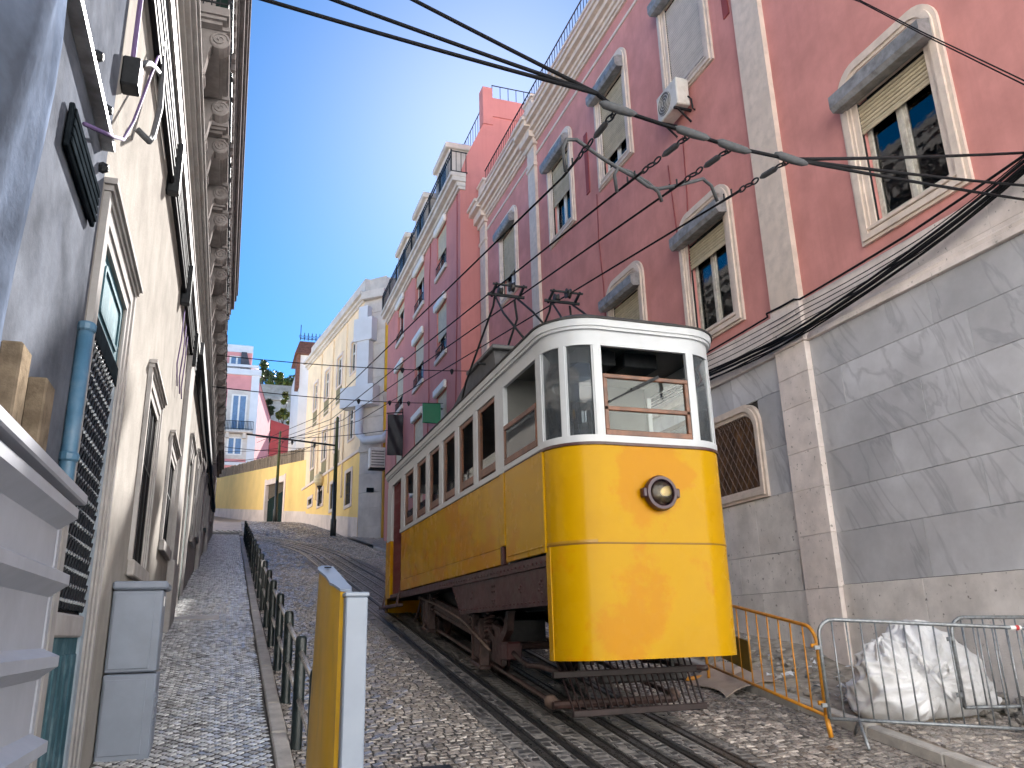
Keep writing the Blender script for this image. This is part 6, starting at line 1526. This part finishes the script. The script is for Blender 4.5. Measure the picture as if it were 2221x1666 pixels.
# ---------------------------------------------------------------- overhead wires
def wire(pts, r, label, m='rubber', group=None, sag=0.0, n=10, cat='wire', name='overhead_wire'):
    P_ = []
    for a, b in zip(pts, pts[1:]):
        for k in range(n):
            t = k/n; P_.append(tuple(a[i]*(1-t)+b[i]*t-(sag*4*t*(1-t) if i == 2 else 0) for i in range(3)))
    P_.append(tuple(pts[-1]))
    o = MB().tube(P_, r, 6).build(name, T[m], smooth=True); return tag(o, label, cat, group)
HW_ = 5.2
cw = lambda x, y: (x, y, .16*(y-3.75)+HW_)
for x, y0, l in ((2.64, 5.9, 'first contact wire from the cream building, above the empty track'), (3.25, 5.9, 'contact wire touching the nearer trolley head'), (3.70, 5.9, 'contact wire between the two trolley heads'), (4.30, 5.9, 'contact wire touching the trolley head nearest the pink wall')):
    wire([cw(x, y0), cw(x*1.0+.06, 30), cw(x-1.6, 46)], .011, l, 'rubber', 'contact wires', n=8)
# tensioning chains from the wire ends to the strain cable
J = [(2.60, 4.72, 5.44), (3.25, 4.72, 5.35), (3.63, 4.72, 5.30), (4.19, 4.72, 5.29)]
W_ = [(2.64, 5.9), (3.25, 5.9), (3.70, 5.9), (4.30, 5.9)]
for k, (j, w_) in enumerate(zip(J, W_)):
    a = Vector(cw(*w_)); b = Vector(j); ch = empty('tension_chain', tuple((a+b)/2), ('chain of links tensioning the wire nearest the cream building', 'second tension chain under the strain cable', 'third tension chain under the strain cable', 'tension chain nearest the pink wall')[k], 'chain', 'tension chains')
    d = (b-a); L = d.length; d.normalize(); s = d.cross(Vector((0, 0, 1))).normalized(); up_ = s.cross(d)
    MB().tube([tuple(a), tuple(a+d*L*.33)], .013, 6).build('wire_end', T['rubber'], ch)
    MB().tube([tuple(a+d*L*.62), tuple(a+d*L*.66), tuple(a+d*L*.8), tuple(a+d*L*.84)], [.012, .026, .026, .012], 8).build('insulator', T['grey_cable'], ch)
    for q, t in enumerate((.36, .45, .54, .88, .95)):
        c_ = a+d*L*t; e = s if q % 2 else up_
        MB().tube([tuple(c_+d*.06*math.cos(w)+e*.024*math.sin(w)) for w in [i*.571 for i in range(12)]], .008, 5).build('link', T['iron'], ch)
    for t in (.08, .2): MB().bar(a+d*L*t, a+d*L*t+Vector((0, 0, .07)), .012).build('clamp', T['iron'], ch)
# curved guide arms
gp = empty('guide_arm', (3.3, 5.8, 5.5), 'grey S shaped guide arm linking the wire ends', 'guide arm')
MB().tube([(2.60, 5.75, 5.5), (2.56, 5.7, 5.70), (2.60, 5.7, 5.80), (2.70, 5.7, 5.82), (2.92, 5.7, 5.69), (3.1, 5.7, 5.60), (3.28, 5.7, 5.53), (3.40, 5.7, 5.46), (3.50, 5.7, 5.45), (3.70, 5.7, 5.52), (3.87, 5.7, 5.59), (4.0, 5.7, 5.645), (4.10, 5.72, 5.60), (4.17, 5.75, 5.46)], .018, 8).build('long_arm', T['grey_cable'], gp, smooth=True)
MB().tube([(3.10, 5.75, 5.38), (3.06, 5.7, 5.52), (3.10, 5.7, 5.60), (3.22, 5.7, 5.58), (3.40, 5.7, 5.50), (3.50, 5.7, 5.42), (3.56, 5.75, 5.36)], .017, 8).build('short_arm', T['grey_cable'], gp, smooth=True)
# strain cables across the street
M1 = (2.45, 4.74, 5.56)
for q, (a, l) in enumerate((((-.85, 5.35, 5.96), 'lowest of three black strain cables from the cream building'), ((-.85, 5.75, 6.55), 'middle strain cable crossing the sky'), ((-.85, 6.3, 7.25), 'uppermost strain cable crossing the sky towards the pink wall'))):
    k = ((.0, 5.2, 6.18), (.5, 5.2, 6.32), (1.12, 5.2, 6.49))[q]
    d = Vector(k)-Vector(M1); far_ = Vector(M1)+d*((-.85-M1[0])/d.x)
    wire([tuple(far_), M1], .016, l, 'rubber', 'strain cables', sag=.02)
sc = empty('strain_cable', (3.4, 4.72, 5.35), 'twisted black strain cable carrying the four tension chains', 'cable')
for q in range(2): MB().tube([tuple(Vector(M1)+Vector((0, .02*q, .012*q)))]+[(j[0], j[1]+.02*q, j[2]+.012*q) for j in J], .014, 6).build('strand', T['rubber'], sc, smooth=True)
for j in J: MB().tube([(j[0]-.15, j[1], j[2]+.028), (j[0]-.11, j[1], j[2]+.018), (j[0]+.02, j[1], j[2]-.002), (j[0]+.12, j[1], j[2]-.012), (j[0]+.17, j[1], j[2]-.014)], [.012, .034, .036, .03, .012], 9).build('splice', T['grey_cable'], sc, smooth=True)
for e, l in (((8.28, 5.53, 6.64), 'topmost of three cables fanning to the pink wall'), ((8.28, 5.62, 6.26), 'middle of three cables fanning to the pink wall'), ((8.28, 5.66, 6.10), 'lowest of three cables fanning to the pink wall')):
    wire([J[3], e], .015, l, 'rubber', 'fanned cables', sag=.015)
# cable bundle along the pink building
for q in range(5):
    dz = (0, .03, -.035, .06, -.07)[q]; dx = (.0, .03, .02, -.03, .04)[q]; s_ = .05*math.sin(q*2.1)
    wire([(8.05+dx, 4.6, 6.55+dz*.5), (8.05+dx, 5.47, 6.38+dz*.6), (8.05+dx, 6.97, 6.10+dz+s_*.5), (8.05+dx, 9.24, 5.88+dz*.8), (8.05+dx, 10.6, 5.87+dz+s_), (8.05+dx, 13, 6.02+dz*1.5), (8.08, 18, 6.2+dz*2), (8.1, 26, 6.5)], (.022, .018, .015, .018, .013)[q], ('thickest black cable of the bundle along the marble base', 'black cable twisted into the bundle along the marble base', 'black cable sagging under the bundle', 'upper black cable of the bundle', 'lowest black cable of the bundle')[q], 'rubber', 'bundled cables', sag=.02, n=5)
wire([(8.18, 4.8, 6.75), (8.18, 5.53, 6.58), (8.19, 7.33, 6.46), (8.19, 9.46, 6.44), (8.15, 9.55, 6.47), (8.15, 10.25, 6.5), (8.2, 10.3, 6.46), (8.2, 13, 6.47), (8.2, 26, 6.47)], .017, 'black cable clipped along the foot of the pink stucco', 'rubber', sag=.006, n=4)
for q in range(4):
    wire([(8.17, 5.2, 6.62-.05*q), (8.16, 7.06, 6.30-.06*q), (8.15, 9.39, 6.30-.08*q), (8.15, 12.07, 6.36-.1*q), (8.15, 16, 6.45-.1*q)], .007, ('topmost thin wire', 'second thin wire', 'third thin wire', 'lowest thin wire')[q]+' strung above the cable bundle on the pale band', 'rubber', 'thin wall wires', sag=.03, n=5)
for q in range(2): wire([(7.9, 8.2, 11.5-.04*q), (7.9, 7.07, 10.02-.03*q), (7.9, 6.22, 8.77-.04*q), (7.95, 5.14, 7.22-.06*q)], .009, ('upper', 'lower')[q]+' of two thin wires slanting past the big arched window', 'rubber', 'slanting wires', n=4)
# span wires further up the street
for (a, b, l, ins) in (((-.88, 21.9, 8.90), (7.46, 23.72, 9.68), 'upper span wire with insulators crossing before the red building', (.66, .86, .94)), ((-.88, 21.6, 7.92), (7.46, 29.18, 10.08), 'lower span wire crossing the street above the tram roof', (.55, .7, .8))):
    s_ = empty('span_wire', tuple((Vector(a)+Vector(b))/2), l, 'wire', 'span wires'); A_ = Vector(a); B_ = Vector(b)
    MB().tube([tuple(A_*(1-k/12)+B_*(k/12)-Vector((0, 0, .12*4*(k/12)*(1-k/12)))) for k in range(13)], .014, 5).build('line', T['rubber'], s_)
    for t in ins:
        c_ = A_*(1-t)+B_*t-Vector((0, 0, .12*4*t*(1-t))); MB().lathe([(.02, .06), (.06, .03), (.06, -.03), (.02, -.12)], tuple(c_), 'z', 8).build('insulator', T['iron'], s_)
fw = [((-.9, 49, 12.3), (5.6, 47, 12.0), 'far wire sagging from the cream building to the green pole'), ((1.0, 47, 12.5), (7.4, 40, 11.6), 'far wire from the pole arm to the red building'), ((2.5, 47, 12.3), (3.05, 62, 15.8), 'far wire running between the two tram poles'), ((4.5, 47, 12.2), (3.05, 62, 15.4), 'second far wire running between the two tram poles'), ((3.05, 62, 15.2), (-3.0, 84, 19.5), 'far wire running on up the street past the pink house'), ((3.05, 62, 14.6), (5.3, 55, 14.2), 'short far wire from the slim pole to the yellow building'), ((-.9, 47, 11.0), (3.05, 62, 14.9), 'low far wire slanting to the slim pole')]
for a, b, l in fw: wire([a, b], .018, l, 'rubber', 'far wires', sag=.2)
